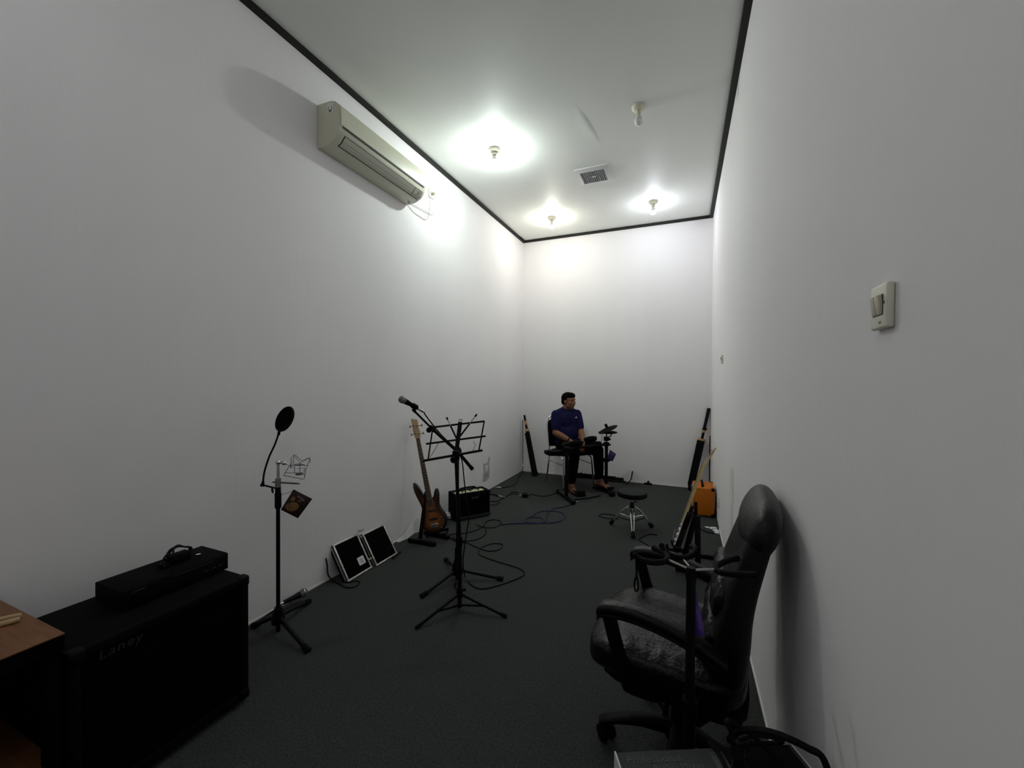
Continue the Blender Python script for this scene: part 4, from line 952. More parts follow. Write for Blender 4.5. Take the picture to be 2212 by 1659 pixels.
# ------------------------------------------------------------------ orange amplifier
ox0, ox1, oy0, oy1, oh = 0.105, 0.308, 4.64, 4.97, 0.298
t = thing('orange_amplifier', 'bright orange box amplifier with black corners by the right wall', 'amplifier', ((ox0+ox1)/2, (oy0+oy1)/2, 0))
MB().boxz(ox0+0.008, ox1, oy0, oy1, 0.014, oh, bev=0.006).build('body', 'orange_tolex', t)
MB().boxz(ox0, ox0+0.010, oy0+0.004, oy1-0.004, 0.02, oh-0.004, bev=0.002).build('front_frame', 'orange_tolex', t)
MB().boxz(ox0-0.002, ox0+0.004, oy0+0.03, oy1-0.03, 0.035, oh-0.075).build('grille_cloth', 'orange_light', t)
pn = MB().boxz(ox0-0.002, ox0+0.004, oy0+0.03, oy1-0.03, oh-0.065, oh-0.015).build('control_panel', 'panel_cream', t)
for k in range(5): MB().cyl(V(ox0-0.002, oy0+0.06+k*0.052, oh-0.04), V(ox0-0.016, oy0+0.06+k*0.052, oh-0.04), 0.010, 0.008, 10).build('knob', 'knob_dark', pn)
for x in (ox0, ox1):
    for y in (oy0, oy1):
        for z in (0.014, oh):
            sx = 1 if x == ox0 else -1; sy = 1 if y == oy0 else -1; sz_ = 1 if z < 0.1 else -1
            MB().box((x+sx*0.015, y+sy*0.015, z+sz_*0.0125), (0.036, 0.036, 0.031), bev=0.009, seg=3).build('corner_cap', 'black_plastic', t)
        MB().cyl(V(x+sx*0.03, y+sy*0.03, 0), V(x+sx*0.03, y+sy*0.03, 0.016), 0.012, seg=10).build('foot', 'black_rubber', t)
hc = (ox0+ox1)/2-0.01
MB().tube(cat([V(hc, oy0+0.055, oh-0.002), V(hc, oy0+0.075, oh+0.022), V(hc, oy1-0.075, oh+0.022), V(hc, oy1-0.055, oh-0.002)], 6), 0.011, 8).build('handle', 'black_rubber', t)

# ------------------------------------------------------------------ electric guitar on a stand, seen from its side
B6 = V(0.03, 3.27, 0)
P6 = lambda x, y, o=0: FP(B6, x, y, o)
gb = P6(1459, 1191, 0.0); gt = P6(1541, 966, 0.10)
gv = (gt-gb).normalized(); GL = (gt-gb).length
gn = V(-0.985, 0.035, 0); gn = (gn - gv*gn.dot(gv)).normalized()       # front of the guitar faces left
gu = gv.cross(gn).normalized()
S = GL/0.98
MG = frame(gb, gu, gv, gn) @ Matrix.Scale(S, 4)
t = thing('electric_guitar', 'dark electric guitar with white pickguard and maple neck, turned side-on', 'guitar', V(gb.x, gb.y, 0))
go = [(0, 0), (0.08, 0.012), (0.145, 0.06), (0.158, 0.12), (0.138, 0.18), (0.108, 0.23), (0.112, 0.28), (0.132, 0.33), (0.125, 0.375), (0.098, 0.38), (0.062, 0.335), (0.035, 0.318), (-0.035, 0.318), (-0.06, 0.345), (-0.085, 0.40), (-0.118, 0.415), (-0.138, 0.385), (-0.125, 0.32), (-0.105, 0.265), (-0.108, 0.22), (-0.142, 0.165), (-0.155, 0.10), (-0.13, 0.045), (-0.07, 0.008)]
gs_ = [(p.x, p.y) for p in cat([V(x, y, 0) for x, y in go], 3, True)]
MB(MG).prism(gs_, -0.022, 0.022, bev=0.006).build('body', 'black_plastic', t)
MB(MG).prism([(x*0.86, 0.04+y*0.86) for x, y in gs_], 0.0222, 0.0255).build('pickguard', 'pickguard', t)
MB(MG).prism([(-0.028, 0.25), (0.028, 0.25), (0.021, 0.80), (-0.021, 0.80)], 0.012, 0.034).build('neck', 'maple', t)
MB(MG).prism([(-0.028, 0.25), (0.028, 0.25), (0.021, 0.80), (-0.021, 0.80)], 0.034, 0.039).build('fretboard', 'maple_dark', t)
for k in range(12):
    y = 0.80 - 0.648*(1-2**(-(k+1)/12)); MB(MG).box((0, y, 0.0395), (0.044, 0.0025, 0.0016)).build('fret', 'fret', t)
MG2 = MG @ Matrix.Translation((0, 0.80, 0.022)) @ Matrix.Rotation(-0.20, 4, 'X')
hs = [(-0.021, -0.01), (-0.034, 0.03), (-0.042, 0.09), (-0.036, 0.15), (-0.012, 0.185), (0.018, 0.18), (0.026, 0.15), (0.016, 0.12), (0.022, 0.05), (0.021, -0.01)]
MB(MG2).prism([(p.x, p.y) for p in cat([V(x, y, 0) for x, y in hs], 3, True)], -0.012, 0.004).build('headstock', 'maple', t)
for k in range(6):
    y = 0.03+k*0.024
    MB(MG2).cyl(V(-0.015, y, 0.003), V(-0.015, y, 0.018), 0.004, seg=8).build('tuning_post', 'chrome', t)
    MB(MG2).tube([V(-0.03, y, -0.006), V(-0.052, y, -0.006)], [0.003, 0.008], 8).build('tuner_key', 'chrome', t)
    x = (k-2.5)
    MB(MG).tube([V(x*0.0105, 0.10, 0.040), V(x*0.007, 0.80, 0.041)], 0.0008, 5).build('string', 'steel', t)
for y in (0.145, 0.195, 0.245): MB(MG).box((0, y, 0.030), (0.085, 0.018, 0.012), bev=0.003).build('pickup', 'white_plastic', t)
MB(MG).box((0, 0.10, 0.030), (0.07, 0.03, 0.014), bev=0.002).build('bridge', 'chrome', t)
for x, y in ((0.075, 0.16), (0.09, 0.115), (0.10, 0.07)): MB(MG).lathe([(0, 0.025), (0.012, 0.025), (0.010, 0.042), (0, 0.042)], Matrix.Translation((x, y, 0)), 12).build('knob', 'white_plastic', t)
MB(MG).tube([V(0.05, 0.10, 0.036), V(0.055, 0.12, 0.06), V(0.06, 0.19, 0.062)], 0.0025, 6).build('tremolo_arm', 'chrome', t)
MB(MG).box((0.09, 0.045, 0.03), (0.016, 0.03, 0.008), bev=0.002).build('jack_plate', 'chrome', t)
# its stand
t = thing('guitar_stand', 'black A-frame guitar stand under the side-on electric guitar', 'guitar stand', B6)
gh = -V(gn.x, gn.y, 0).normalized(); gs = V(gu.x, gu.y, 0).normalized()
ap = P6(1503, 1112, 0.02)
MB().bar(V(gb.x+0.02, gb.y, 0.05)-gs*0.0+gh*0.03, ap, 0.05, 0.028, bev=0.005).build('front_leg', 'black_metal', t)
q = P6(1508, 1198, 0.0); q.z = 0.03
MB().bar(q+V(0.0, 0.0, 0), P6(1507, 1113, 0.02), 0.036, 0.028, bev=0.005).build('rear_leg', 'black_metal', t)
MB().tube([ap, P6(1503, 1085, 0.02)], 0.012, 8).build('neck_post', 'black_rubber', t)
MB().bar(FL(1459, 1228, 0.016), FL(1545, 1240, 0.016), 0.034, 0.032, bev=0.006).build('floor_bar', 'black_metal', t)
MB().bar(FL(1505, 1199, 0.016), FL(1546, 1205, 0.016), 0.034, 0.032, bev=0.006).build('floor_bar', 'black_metal', t)
q2 = FL(1475, 1229, 0.016); MB().bar(q2, V(gb.x+0.02, gb.y, 0.055)+gh*0.03, 0.034, 0.028, bev=0.005).build('front_foot', 'black_metal', t)
for s_ in (-1, 1):
    p = gb + gs*(s_*0.07) - V(0, 0, 0.020)
    MB().tube(cat([p+gh*0.11, p, p-gh*0.055, p-gh*0.065+V(0, 0, 0.035)], 4), 0.010, 10).build('rest_arm', 'black_rubber', t)
p = gb-V(0, 0, 0.02)+gh*0.10
MB().bar(p-gs*0.09, p+gs*0.09, 0.022, 0.022).build('cross_bar', 'black_metal', t)
MB().bar(p, V(p.x, p.y, 0.02), 0.022, 0.02).build('support', 'black_metal', t)
cable('black cable from the electric guitar along the floor to the right wall', [FL(1500, 1136, 0.006), FL(1513, 1142, 0.006), FL(1526, 1149, 0.006), FL(1538, 1151, 0.006), FL(1548, 1150, 0.006)], 0.005)
cable('short black cable hooked under the electric guitar body', [P6(1450, 1169, -0.02), P6(1454, 1177, -0.02), P6(1463, 1184, 0.0), P6(1480, 1187, 0.03), P6(1490, 1183, 0.04), P6(1498, 1177, 0.05)], 0.006)
# bits of shiny wrapping by the right wall
for k, (x, y, s_) in enumerate(((1528, 1139.5, 0.026), (1538, 1141, 0.036), (1545.5, 1141, 0.026), (1546, 1146, 0.034), (1551.5, 1146.5, 0.028), (1553, 1151, 0.038))):
    p = FL(x, y, s_*0.28); p.x = min(p.x, XR-0.03)
    sd = V(k*3.1, 1.7*k, 2)
    o = MB(Matrix.Translation(p)).rbox((s_*1.5, s_*1.1, s_*0.55), Matrix.Rotation(k*0.9, 4, 'Z'), 3, 5, lambda q: q*(1+0.5*noise.noise(q*70+sd))).build('plastic_scrap', 'pouch_clear', origin=(p.x, p.y, 0), sharp=25)
    tag(o, ('leftmost shiny white plastic scrap on the carpet by the right wall', 'second shiny plastic scrap from the left, by the right wall', 'shiny plastic scrap in the upper row nearest the right wall', 'middle shiny plastic scrap of the lower row by the right wall', 'rightmost but one shiny plastic scrap touching the right wall', 'shiny white plastic scrap nearest the camera at the right wall')[k], 'scrap', 'plastic scraps by the right wall')

# ------------------------------------------------------------------ things along the back wall
t = thing('hardware_case', 'long black bundle of drum hardware lying along the back wall', 'hardware', (-1.15, 5.74, 0))
MB().tube([V(-1.50, 5.765, 0.035), V(-0.86, 5.775, 0.033)], 0.032, 10).build('bundle', 'black_cloth', t)
MB().box((-0.83, 5.772, 0.028), (0.16, 0.07, 0.05), bev=0.012).build('end_pouch', 'black_plastic', t)
MB().tube([V(-1.05, 5.715, 0.015), V(-0.72, 5.73, 0.015)], 0.014, 8).build('spare_rod', 'black_metal', t)
for x in (-1.35, -1.0): MB().tube([V(x+0.036*0.2*math.cos(a), 5.769+0.036*math.cos(a), 0.036+0.036*math.sin(a)) for a in [2*PI*k/14 for k in range(14)]], 0.006, 6, True).build('strap', 'black_rubber', t)
t = thing('floor_clip', 'small black clamp on the carpet edge at the back wall', 'clamp', FL(1401, 1043))
p = FL(1401, 1043.5); p.y = min(p.y, YB-0.05)
MB().box(p+V(0, 0, 0.012), (0.10, 0.04, 0.022), bev=0.006).build('base', 'black_plastic', t)
MB().tube([p+V(0, 0, 0.02), p+V(0.005, 0, 0.05)], [0.016, 0.012], 8).build('stem', 'black_plastic', t)
cable('black cable rising stiffly from the carpet near the back wall', [FL(1353, 1046.5, 0.008), FL(1359, 1041, 0.03), FP(V(-0.62, 5.66, 0), 1363.5, 1034), FP(V(-0.62, 5.66, 0), 1365, 1026), FP(V(-0.62, 5.66, 0), 1366.4, 1018)], 0.008)

# ------------------------------------------------------------------ chair the person sits on
PB = V(-1.40, 5.33, 0); FD = V(0.70, -0.714, 0).normalized(); LD = V(-FD.y, FD.x, 0)
MP = frame(PB, FD, LD, V(0, 0, 1))         # local x: forward, y: the sitter's left, z: up
t = thing('banquet_chair', 'chrome-framed chair with black padded seat under the seated person', 'chair', PB)
def wob(p): return p
MB(MP).rbox((0.43, 0.44, 0.06), Matrix.Translation((0.0, 0, 0.445)), 4.5, 8).build('seat', 'black_cloth', t)
secs = []
for k in range(9):
    u = k/8; z = 0.50+0.40*u; x = -0.205-0.07*u; wv = 0.205*(1 if u < 0.75 else math.sqrt(max(0.05, 1-((u-0.75)/0.27)**2))*1.0)
    secs.append((V(x, 0, z), V(0.022, 0, 0.004), V(0, wv, 0)))
MB(MP).loft(secs, 22, 3.2).build('backrest', 'black_cloth', t)
fr = [V(-0.235, s_*0.0, 0) for s_ in (1,)]
bk = cat([V(-0.205, -0.205, 0.44), V(-0.225, -0.212, 0.60), V(-0.262, -0.208, 0.80), V(-0.285, -0.165, 0.895), V(-0.292, 0, 0.915), V(-0.285, 0.165, 0.895), V(-0.262, 0.208, 0.80), V(-0.225, 0.212, 0.60), V(-0.205, 0.205, 0.44)], 5)
MB(MP).tube(bk, 0.011, 8).build('back_frame', 'chrome', t)
for s_ in (-1, 1):
    MB(MP).tube(cat([V(0.245, s_*0.225, 0.0), V(0.205, s_*0.215, 0.30), V(0.185, s_*0.21, 0.395), V(0.12, s_*0.205, 0.418)], 5), 0.011, 8).build('leg', 'chrome', t)
    MB(MP).tube(cat([V(-0.255, s_*0.225, 0.0), V(-0.205, s_*0.215, 0.30), V(-0.185, s_*0.21, 0.395), V(-0.12, s_*0.205, 0.418)], 5), 0.011, 8).build('leg', 'chrome', t)
    MB(MP).tube([V(-0.13, s_*0.205, 0.418), V(0.13, s_*0.205, 0.418)], 0.011, 8).build('side_rail', 'chrome', t)
    MB(MP).tube([V(-0.203, s_*0.214, 0.31), V(0.203, s_*0.214, 0.31)], 0.008, 8).build('stretcher', 'chrome', t)
sh = MB(MP).rbox((0.10, 0.15, 0.02), Matrix.Translation((0.17, 0.235, 0.48)) @ Matrix.Rotation(0.25, 4, 'X'), 3, 5, lambda q: q*(1+0.25*noise.noise(q*50))).build('cloth_scrap', 'pouch_clear', origin=MP @ V(0.17, 0.235, 0.47))
tag(sh, 'piece of white plastic on the chair seat beside the thigh', 'scrap')

# ------------------------------------------------------------------ the seated person
t = thing('person', 'person in navy T-shirt and black trousers sitting barefoot at the drums, hands clasped', 'person', PB)
OF, OL = -0.055, -0.035                    # the upper body sits back and a little to its right
def U(f, l, z): return V(f+OF, l+OL, z)
b = MB()
def limb(mb, pts, rs, n=5):
    P = cat(pts, n) if len(pts) > 2 else [Vector(p) for p in pts]
    m = len(P)-1; R = []
    for i in range(len(P)):
        u = i/m*(len(rs)-1); k = min(int(u), len(rs)-2); R.append(rs[k]*(1-(u-k))+rs[k+1]*(u-k))
    mb.tube(P, R, 14); mb.ball(P[0], R[0], u=14, v=8); mb.ball(P[-1], R[-1], u=14, v=8)
RS, RE, RW = U(0.015, -0.158, 0.945), U(0.09, -0.200, 0.715), V(0.185, -0.105, 0.625)
LS, LE, LW = U(0.015, 0.158, 0.945), U(0.115, 0.165, 0.715), V(0.235, 0.055, 0.635)
RH, LH = V(0.275, -0.045, 0.580), V(0.300, 0.000, 0.575)
RHI, RK, RA = V(0.0, -0.10, 0.53), V(0.375, -0.145, 0.515), V(0.300, -0.150, 0.085)
LHI, LK, LA = V(0.0, 0.085, 0.53), V(0.385, 0.190, 0.520), V(0.335, 0.245, 0.125)
# trunk
b.ball(V(-0.02, -0.01, 0.54), (0.135, 0.175, 0.11)); b.ball(U(0.025, 0, 0.70), (0.125, 0.160, 0.16)); b.ball(U(0.02, 0, 0.865), (0.112, 0.158, 0.16))
limb(b, [U(0.01, -0.13, 0.955), U(0.01, 0, 0.985), U(0.01, 0.13, 0.955)], [0.050, 0.055, 0.050])
limb(b, [U(0.01, 0, 0.985), U(0.045, 0.01, 1.075)], [0.068, 0.056])
# head, turned to its left
HY = 0.42
HC = U(0.060, 0.012, 1.128)
MH = Matrix.Translation(HC) @ Matrix.Rotation(HY, 4, 'Z') @ Matrix.Rotation(0.06, 4, 'Y')
h = MB()
h.ball(V(-0.012, 0, 0.022), (0.094, 0.077, 0.088), M=MH); h.ball(V(0.018, 0, -0.030), (0.072, 0.066, 0.074), M=MH); h.ball(V(0.040, 0, -0.076), (0.040, 0.042, 0.030), M=MH)
h.ball(V(0.066, 0, 0.030), (0.020, 0.050, 0.014), M=MH)                    # brow
h.tube([MH @ V(0.078, 0, 0.022), MH @ V(0.091, 0, -0.004), MH @ V(0.099, 0, -0.020), MH @ V(0.090, 0, -0.027)], [0.008, 0.010, 0.0125, 0.008], 10)   # nose
for s_ in (-1, 1):
    h.ball(V(0.088, s_*0.012, -0.023), (0.010, 0.008, 0.0075), M=MH)          # nostril wing
    h.ball(V(0.048, s_*0.040, -0.020), (0.030, 0.026, 0.030), M=MH); h.ball(V(0.030, s_*0.044, -0.052), (0.036, 0.022, 0.030), M=MH)          # cheek
    h.ball(V(-0.006, s_*0.077, -0.006), (0.017, 0.008, 0.028), M=MH)         # ear
h.ball(V(0.077, 0, -0.045), (0.014, 0.026, 0.009), M=MH); h.ball(V(0.075, 0, -0.058), (0.014, 0.022, 0.009), M=MH)
# arms
for S_, E_, W_ in ((RS, RE, RW), (LS, LE, LW)):
    limb(b, [S_, (S_+E_)/2, E_], [0.056, 0.048, 0.042]); limb(b, [E_, (E_*0.6+W_*0.4), W_], [0.045, 0.044, 0.029])
# hands: palm, four fingers and a thumb each, right hand over the left
def hand(mb, W_, K, side, curl_to):
    W_, K = Vector(W_), Vector(K); d = (K-W_).normalized(); up = V(0, 0, 1); lat = d.cross(up).normalized()*side; nrm_ = lat.cross(d).normalized()*side
    if nrm_.z < 0: nrm_ = -nrm_
    mb.loft([(W_, lat*0.026, nrm_*0.020), (W_*0.6+K*0.4, lat*0.038, nrm_*0.018), (K, lat*0.041, nrm_*0.015)], 14, 2.4)
    mb.ball(W_, 0.026); mb.ball(K, (0.03, 0.03, 0.016))
    for i, (o, ln) in enumerate(((-0.030, 0.062), (-0.010, 0.074), (0.010, 0.070), (0.029, 0.056))):
        r0 = K + lat*o; p1 = r0 + d*ln*0.45 - nrm_*0.008; p2 = p1 + d*ln*0.28 - nrm_*0.026; p3 = p2 + d*ln*0.02 - nrm_*0.026
        limb(mb, [r0-d*0.01, p1, p2, p3], [0.0098, 0.0092, 0.0085, 0.0072], 3)
    th0 = W_*0.62+K*0.38 - lat*0.030; limb(mb, [th0, th0 - lat*0.016 + d*0.030 - nrm_*0.006, th0 - lat*0.006 + d*0.062 - nrm_*0.014], [0.0135, 0.0115, 0.0090], 3)
hand(b, RW, RH, 1, None); hand(b, LW, LH, -1, None)
# legs and feet
for HI, K_, A_ in ((RHI, RK, RA), (LHI, LK, LA)):
    limb(b, [HI, (HI+K_)/2, K_], [0.092, 0.080, 0.058]); limb(b, [K_, K_*0.65+A_*0.35, A_], [0.056, 0.054, 0.036])
    fd = V(0.97, 0.1 if A_ is LA else -0.05, -0.10).normalized(); toe = A_ + fd*0.150 + V(0, 0, -0.035); heel = A_ + V(-0.035, 0, -0.050)
    if A_ is RA: toe.z = 0.022; heel.z = 0.028
    limb(b, [A_ + V(0, 0, 0.01), A_*0.75+toe*0.25+V(0, 0, 0.0)], [0.036, 0.034]); limb(b, [heel, A_*0.5+toe*0.5-V(0, 0, 0.018), toe], [0.030, 0.032, 0.020]); 
    la = V(0, 0, 1).cross(fd).normalized()*(1 if A_ is LA else -1)
    b.loft([(heel+fd*0.02, la*0.030, V(0, 0, 0.020)), (toe-fd*0.02, la*0.045, V(0, 0, 0.016)), (toe+fd*0.01, la*0.042, V(0, 0, 0.012))], 14, 2.4)
    for i, (o, ln, r_) in enumerate(((-0.034, 0.044, 0.0125), (-0.012, 0.042, 0.0095), (0.006, 0.036, 0.009), (0.022, 0.030, 0.0085), (0.036, 0.022, 0.008))):
        limb(b, [toe+la*o-V(0, 0, 0.004), toe+la*o+fd*ln-V(0, 0, 0.008)], [r_, r_*0.9])
bm_me = b.mesh('body_raw'); hm_me = h.mesh('head_raw')
jb = MB(); jb.add_mesh(bm_me, Matrix.Identity(4)); jb.add_mesh(hm_me, Matrix.Identity(4))
body_me = remesh(jb.mesh('body_all'), 0.0056, 6)
body_me.transform(Matrix.Translation(-PB) @ MP)
body = attach('body', body_me, 'skin', t)
# shirt: torso and short sleeves
s = MB()
s.ball(V(-0.02, -0.012, 0.565), (0.146, 0.186, 0.10)); s.ball(U(0.025, 0, 0.70), (0.140, 0.174, 0.17)); s.ball(U(0.02, 0, 0.865), (0.125, 0.170, 0.165))
limb(s, [U(0.01, -0.13, 0.957), U(0.01, 0, 0.99), U(0.01, 0.13, 0.957)], [0.060, 0.066, 0.060]); limb(s, [U(0.01, 0, 0.985), U(0.022, 0.003, 1.030)], [0.082, 0.068])
for S_, E_ in ((RS, RE), (LS, LE)):
    e = S_*0.28+E_*0.72; limb(s, [S_, (S_+e)/2, e], [0.068, 0.066, 0.060])
smesh = remesh(s.mesh('shirt_raw'), 0.008, 6)
bmx = bmesh.new(); bmx.from_mesh(smesh)
def cut(bmm, co_, no_): bmesh.ops.bisect_plane(bmm, geom=bmm.verts[:]+bmm.edges[:]+bmm.faces[:], plane_co=co_, plane_no=no_, clear_outer=True)
cut(bmx, U(0.022, 0, 1.045), V(0.35, 0, 1))
for v in bmx.verts:
    v.co += V(1, 0, 0)*0.004*noise.noise(v.co*14) + V(0, 0, 1)*0.003*noise.noise(v.co*11+V(3, 3, 3))
bmx.to_mesh(smesh); bmx.free()
smesh.transform(Matrix.Translation(-PB) @ MP); shirt = attach('shirt', smesh, 'shirt_navy', t); shirt['label'] = 'navy short-sleeved T-shirt'
# emblem on the left chest
ec = U(0.118, 0.085, 0.905); MEM = MP @ Matrix.Translation(ec) @ frame((0, 0, 0), V(-0.35, 0.94, 0), V(-0.25, 0, 0.97), V(0.94, 0.35, 0.25))
em = MB(MEM)
for k, (x0_, x1_, hh) in enumerate(((-0.016, -0.007, 0.008), (-0.005, 0.004, 0.014), (0.006, 0.016, 0.020))): em.prism([(x0_, 0), (x1_, 0), (x1_-0.004, hh), (x0_-0.002, hh*0.8)], 0.004, 0.0075)
em.build('emblem', 'paper_tag', shirt)
# trousers
p_ = MB(); p_.ball(V(-0.02, -0.01, 0.525), (0.150, 0.190, 0.105))
for HI, K_, A_ in ((RHI, RK, RA), (LHI, LK, LA)):
    e = K_*0.14+A_*0.86
    limb(p_, [HI, (HI+K_)/2, K_], [0.104, 0.092, 0.072]); limb(p_, [K_, (K_+e)/2, e], [0.070, 0.066, 0.056])
pm = remesh(p_.mesh('trouser_raw'), 0.009, 5); pm.transform(Matrix.Translation(-PB) @ MP); attach('trousers', pm, 'trouser_black', t)['label'] = 'plain black trousers'
# hair: short black cap with a squared front
hm = MB(); hm.ball(V(-0.018, 0, 0.040), (0.098, 0.084, 0.082), M=MH); hm.ball(V(-0.045, 0, 0.0), (0.064, 0.078, 0.075), M=MH); hm.ball(V(0.020, 0, 0.085), (0.062, 0.064, 0.034), M=MH); hm.ball(V(0.045, 0.0, 0.074), (0.036, 0.056, 0.022), M=MH)
hmesh = remesh(hm.mesh('hair_raw'), 0.006, 3)
bmx = bmesh.new(); bmx.from_mesh(hmesh)
MHI = MH.inverted()
dead = []
for v in bmx.verts:
    q = MHI @ v.co
    if (q.x > 0.020 and q.z < 0.052) or (q.x > -0.03 and q.z < 0.0 + (q.x*0.6 if q.x > 0 else 0)) or q.z < -0.055: dead.append(v)
bmesh.ops.delete(bmx, geom=dead, context='VERTS')
for v in bmx.verts: v.co += v.normal*0.004*noise.noise(v.co*90)
bmx.to_mesh(hmesh); bmx.free()
hmesh.polygons.foreach_set('use_smooth', [True]*len(hmesh.polygons))
hmesh.transform(Matrix.Translation(-PB) @ MP); attach('hair', hmesh, 'hair', t)['label'] = 'short black hair'
for s_ in (-1, 1):
    MB(MP).ball(V(0.0735, s_*0.030, 0.007), (0.006, 0.0115, 0.0036), M=MH @ Matrix.Translation((0.0735, s_*0.030, 0.007)) @ Matrix.Rotation(s_*0.42, 4, 'Z') @ Matrix.Translation((-0.0735, -s_*0.030, -0.007)), u=10, v=6).build('eye', 'eye_dark', t)
    MB(MP).tube([MH @ V(0.083, s_*0.013, 0.026), MH @ V(0.081, s_*0.028, 0.029), MH @ V(0.069, s_*0.046, 0.026)], [0.003, 0.0038, 0.0025], 6).build('eyebrow', 'hair', t)
MB(MP).ball(V(0.0815, 0, -0.0515), (0.0085, 0.021, 0.0024), M=MH, u=12, v=6).build('mouth', 'lip', t)
# wristwatch band on the right wrist
wd = (RW-RE).normalized(); wx = wd.orthogonal().normalized(); wy = wd.cross(wx)
wt = tag(MB(MP).tube([RW-wd*0.02+wx*0.035*math.cos(a)+wy*0.033*math.sin(a) for a in [2*PI*k/20 for k in range(20)]], 0.007, 8, True, 1.0).build('wrist_strap', 'black_rubber', origin=MP @ RW), 'dark strap on the seated person\'s wrist', 'wristband')

# ------------------------------------------------------------------ electronic drum kit
DB = V(-1.08, 4.93, 0)
t = thing('electronic_drum_kit', 'black electronic drum kit on a rack in front of the seated person', 'drum kit', DB)
LP = V(-1.262, 4.66, 0); RP = V(-0.892, 5.20, 0)
PLx = lambda x, y, o=0: FP(LP, x, y, o)
PRx = lambda x, y, o=0: FP(RP, x, y, o)
zr = PRx(1312, 936).z
MB().cyl(V(LP.x, LP.y, 0.03), V(LP.x, LP.y, 0.62), 0.021).build('post', 'black_metal', t)
MB().cyl(V(RP.x, RP.y, 0.03), V(RP.x, RP.y, PRx(1312, 957).z), 0.021).build('post', 'black_metal', t)
MB().cyl(V(RP.x, RP.y, PRx(1312, 958).z), V(RP.x, RP.y, zr), 0.008).build('cymbal_rod', 'black_metal', t)
for c0, ang in ((LP, 0), (RP, 0)):
    fdir = (FL(1236, 1081)-FL(1203, 1055)).normalized() if c0 is LP else V(0.55, -0.83, 0)
    a_, b_ = c0 - fdir*0.27 + V(0, 0, 0.022), c0 + fdir*0.20 + V(0, 0, 0.022)
    MB().bar(a_, b_, 0.042, 0.040, bev=0.010).build('foot_bar', 'black_metal', t)
    for e in (a_, b_): MB().box((e.x, e.y, 0.022), (0.055, 0.055, 0.044), bev=0.012, rot=Matrix.Rotation(math.atan2(fdir.y, fdir.x), 3, 'Z')).build('foot_cap', 'black_rubber', t)
for zz in (0.600, 0.36): MB().tube([V(LP.x, LP.y, zz-(0.0 if zz > 0.5 else 0.08)), V(RP.x, RP.y, zz-(0.0 if zz > 0.5 else 0.0))], 0.018, 12).build('cross_tube', 'black_metal', t) if zz > 0.5 else MB().tube([V(RP.x, RP.y, 0.40), PRx(1296, 990, 0.05)], 0.014, 10).build('lower_arm', 'black_metal', t)
for c0, zz in ((LP, 0.600), (RP, 0.600), (RP, PRx(1312, 948).z), (RP, 0.40)):
    MB().box((c0.x, c0.y, zz), (0.065, 0.065, 0.055), bev=0.014).build('clamp', 'black_plastic', t)
    MB().tube([V(c0.x, c0.y, zz), V(c0.x+0.05, c0.y-0.02, zz)], [0.008, 0.014], 8).build('clamp_screw', 'black_plastic', t)
def pad(c, r, tiltv, th_=0.035):
    z = Vector(tiltv).normalized(); x = z.orthogonal().normalized(); y = z.cross(x)
    o = MB(frame(c, x, y, z)).lathe([(0, -th_), (r*0.55, -th_), (r*0.92, -th_*0.6), (r, -0.006), (r*0.99, 0.004), (r*0.93, 0.008), (0, 0.006)], seg=30).build('drum_pad', 'black_plastic', t)
    MB(frame(c, x, y, z)).lathe([(0, 0.0065), (r*0.88, 0.0075), (r*0.88, 0.0095), (0, 0.0095)], seg=30).build('strike_surface', 'black_rubber', o)
    return o
to_p = (PB-DB); to_p.z = 0; to_p.normalize()
pad(PLx(1196, 974, 0.10), 0.120, to_p*0.10+V(0, 0, 1), 0.055)
MB().tube([V(LP.x, LP.y, 0.53), PLx(1204, 983, 0.08)], 0.012, 8).build('pad_arm', 'black_metal', t)
pad(PLx(1243, 956, 0.12), 0.100, to_p*0.35+V(0, 0, 1), 0.05)
pad(PRx(1275, 947, -0.10), 0.085, to_p*0.45+V(0, 0, 1), 0.05)
pad(PRx(1281, 957, -0.05), 0.105, to_p*0.30+V(0, 0, 1), 0.05)
MB().tube([V(RP.x, RP.y, PRx(1312, 960).z), PRx(1290, 961, -0.03)], 0.013, 8).build('pad_arm', 'black_metal', t)
MB().box(PLx(1226, 960, 0.08), (0.10, 0.11, 0.05), bev=0.012, rot=Matrix.Rotation(-0.8, 3, 'Z')).build('sound_module', 'black_plastic', t)
# cymbal pads
cc_ = PRx(1313, 927.5); cz2 = (PRx(1332.5, 919)-PRx(1293.5, 935)); cxv = cz2.normalized(); vv = (CAMP-cc_).normalized()
nrc = (cxv.cross(V(0, 0, 1)).cross(cxv)).normalized(); nrc = (nrc*0.95 + vv*0.10).normalized()
yv = nrc.cross(cxv).normalized(); cxv = yv.cross(nrc).normalized()
cy = MB(frame(cc_, cxv, yv, nrc)).lathe([(0, 0.030), (0.022, 0.028), (0.032, 0.018), (0.12, 0.004), (0.128, -0.001), (0.124, -0.006), (0.05, -0.004), (0, -0.004)], seg=36).build('cymbal_pad', 'black_rubber', t)
MB(frame(cc_, cxv, yv, nrc)).lathe([(0, 0.028), (0.018, 0.028), (0.018, 0.070), (0.012, 0.075), (0, 0.075)], seg=14).build('wing_nut', 'black_plastic', cy)
c2 = PRx(1313, 933.5, 0.03)
MB(Matrix.Translation(c2) @ Matrix.Rotation(0.05, 4, 'X')).lathe([(0, 0.008), (0.03, 0.008), (0.115, 0.001), (0.12, -0.002), (0.115, -0.005), (0, -0.004)], seg=36).build('hihat_pad', 'black_rubber', t)
MB().tube(cat([PRx(1317, 933, -0.02), PRx(1321, 935, -0.02), PRx(1320, 941, -0.02), PRx(1315, 945, -0.01), PRx(1313, 950, 0)], 5), 0.007, 8).build('bent_rod', 'black_metal', t)
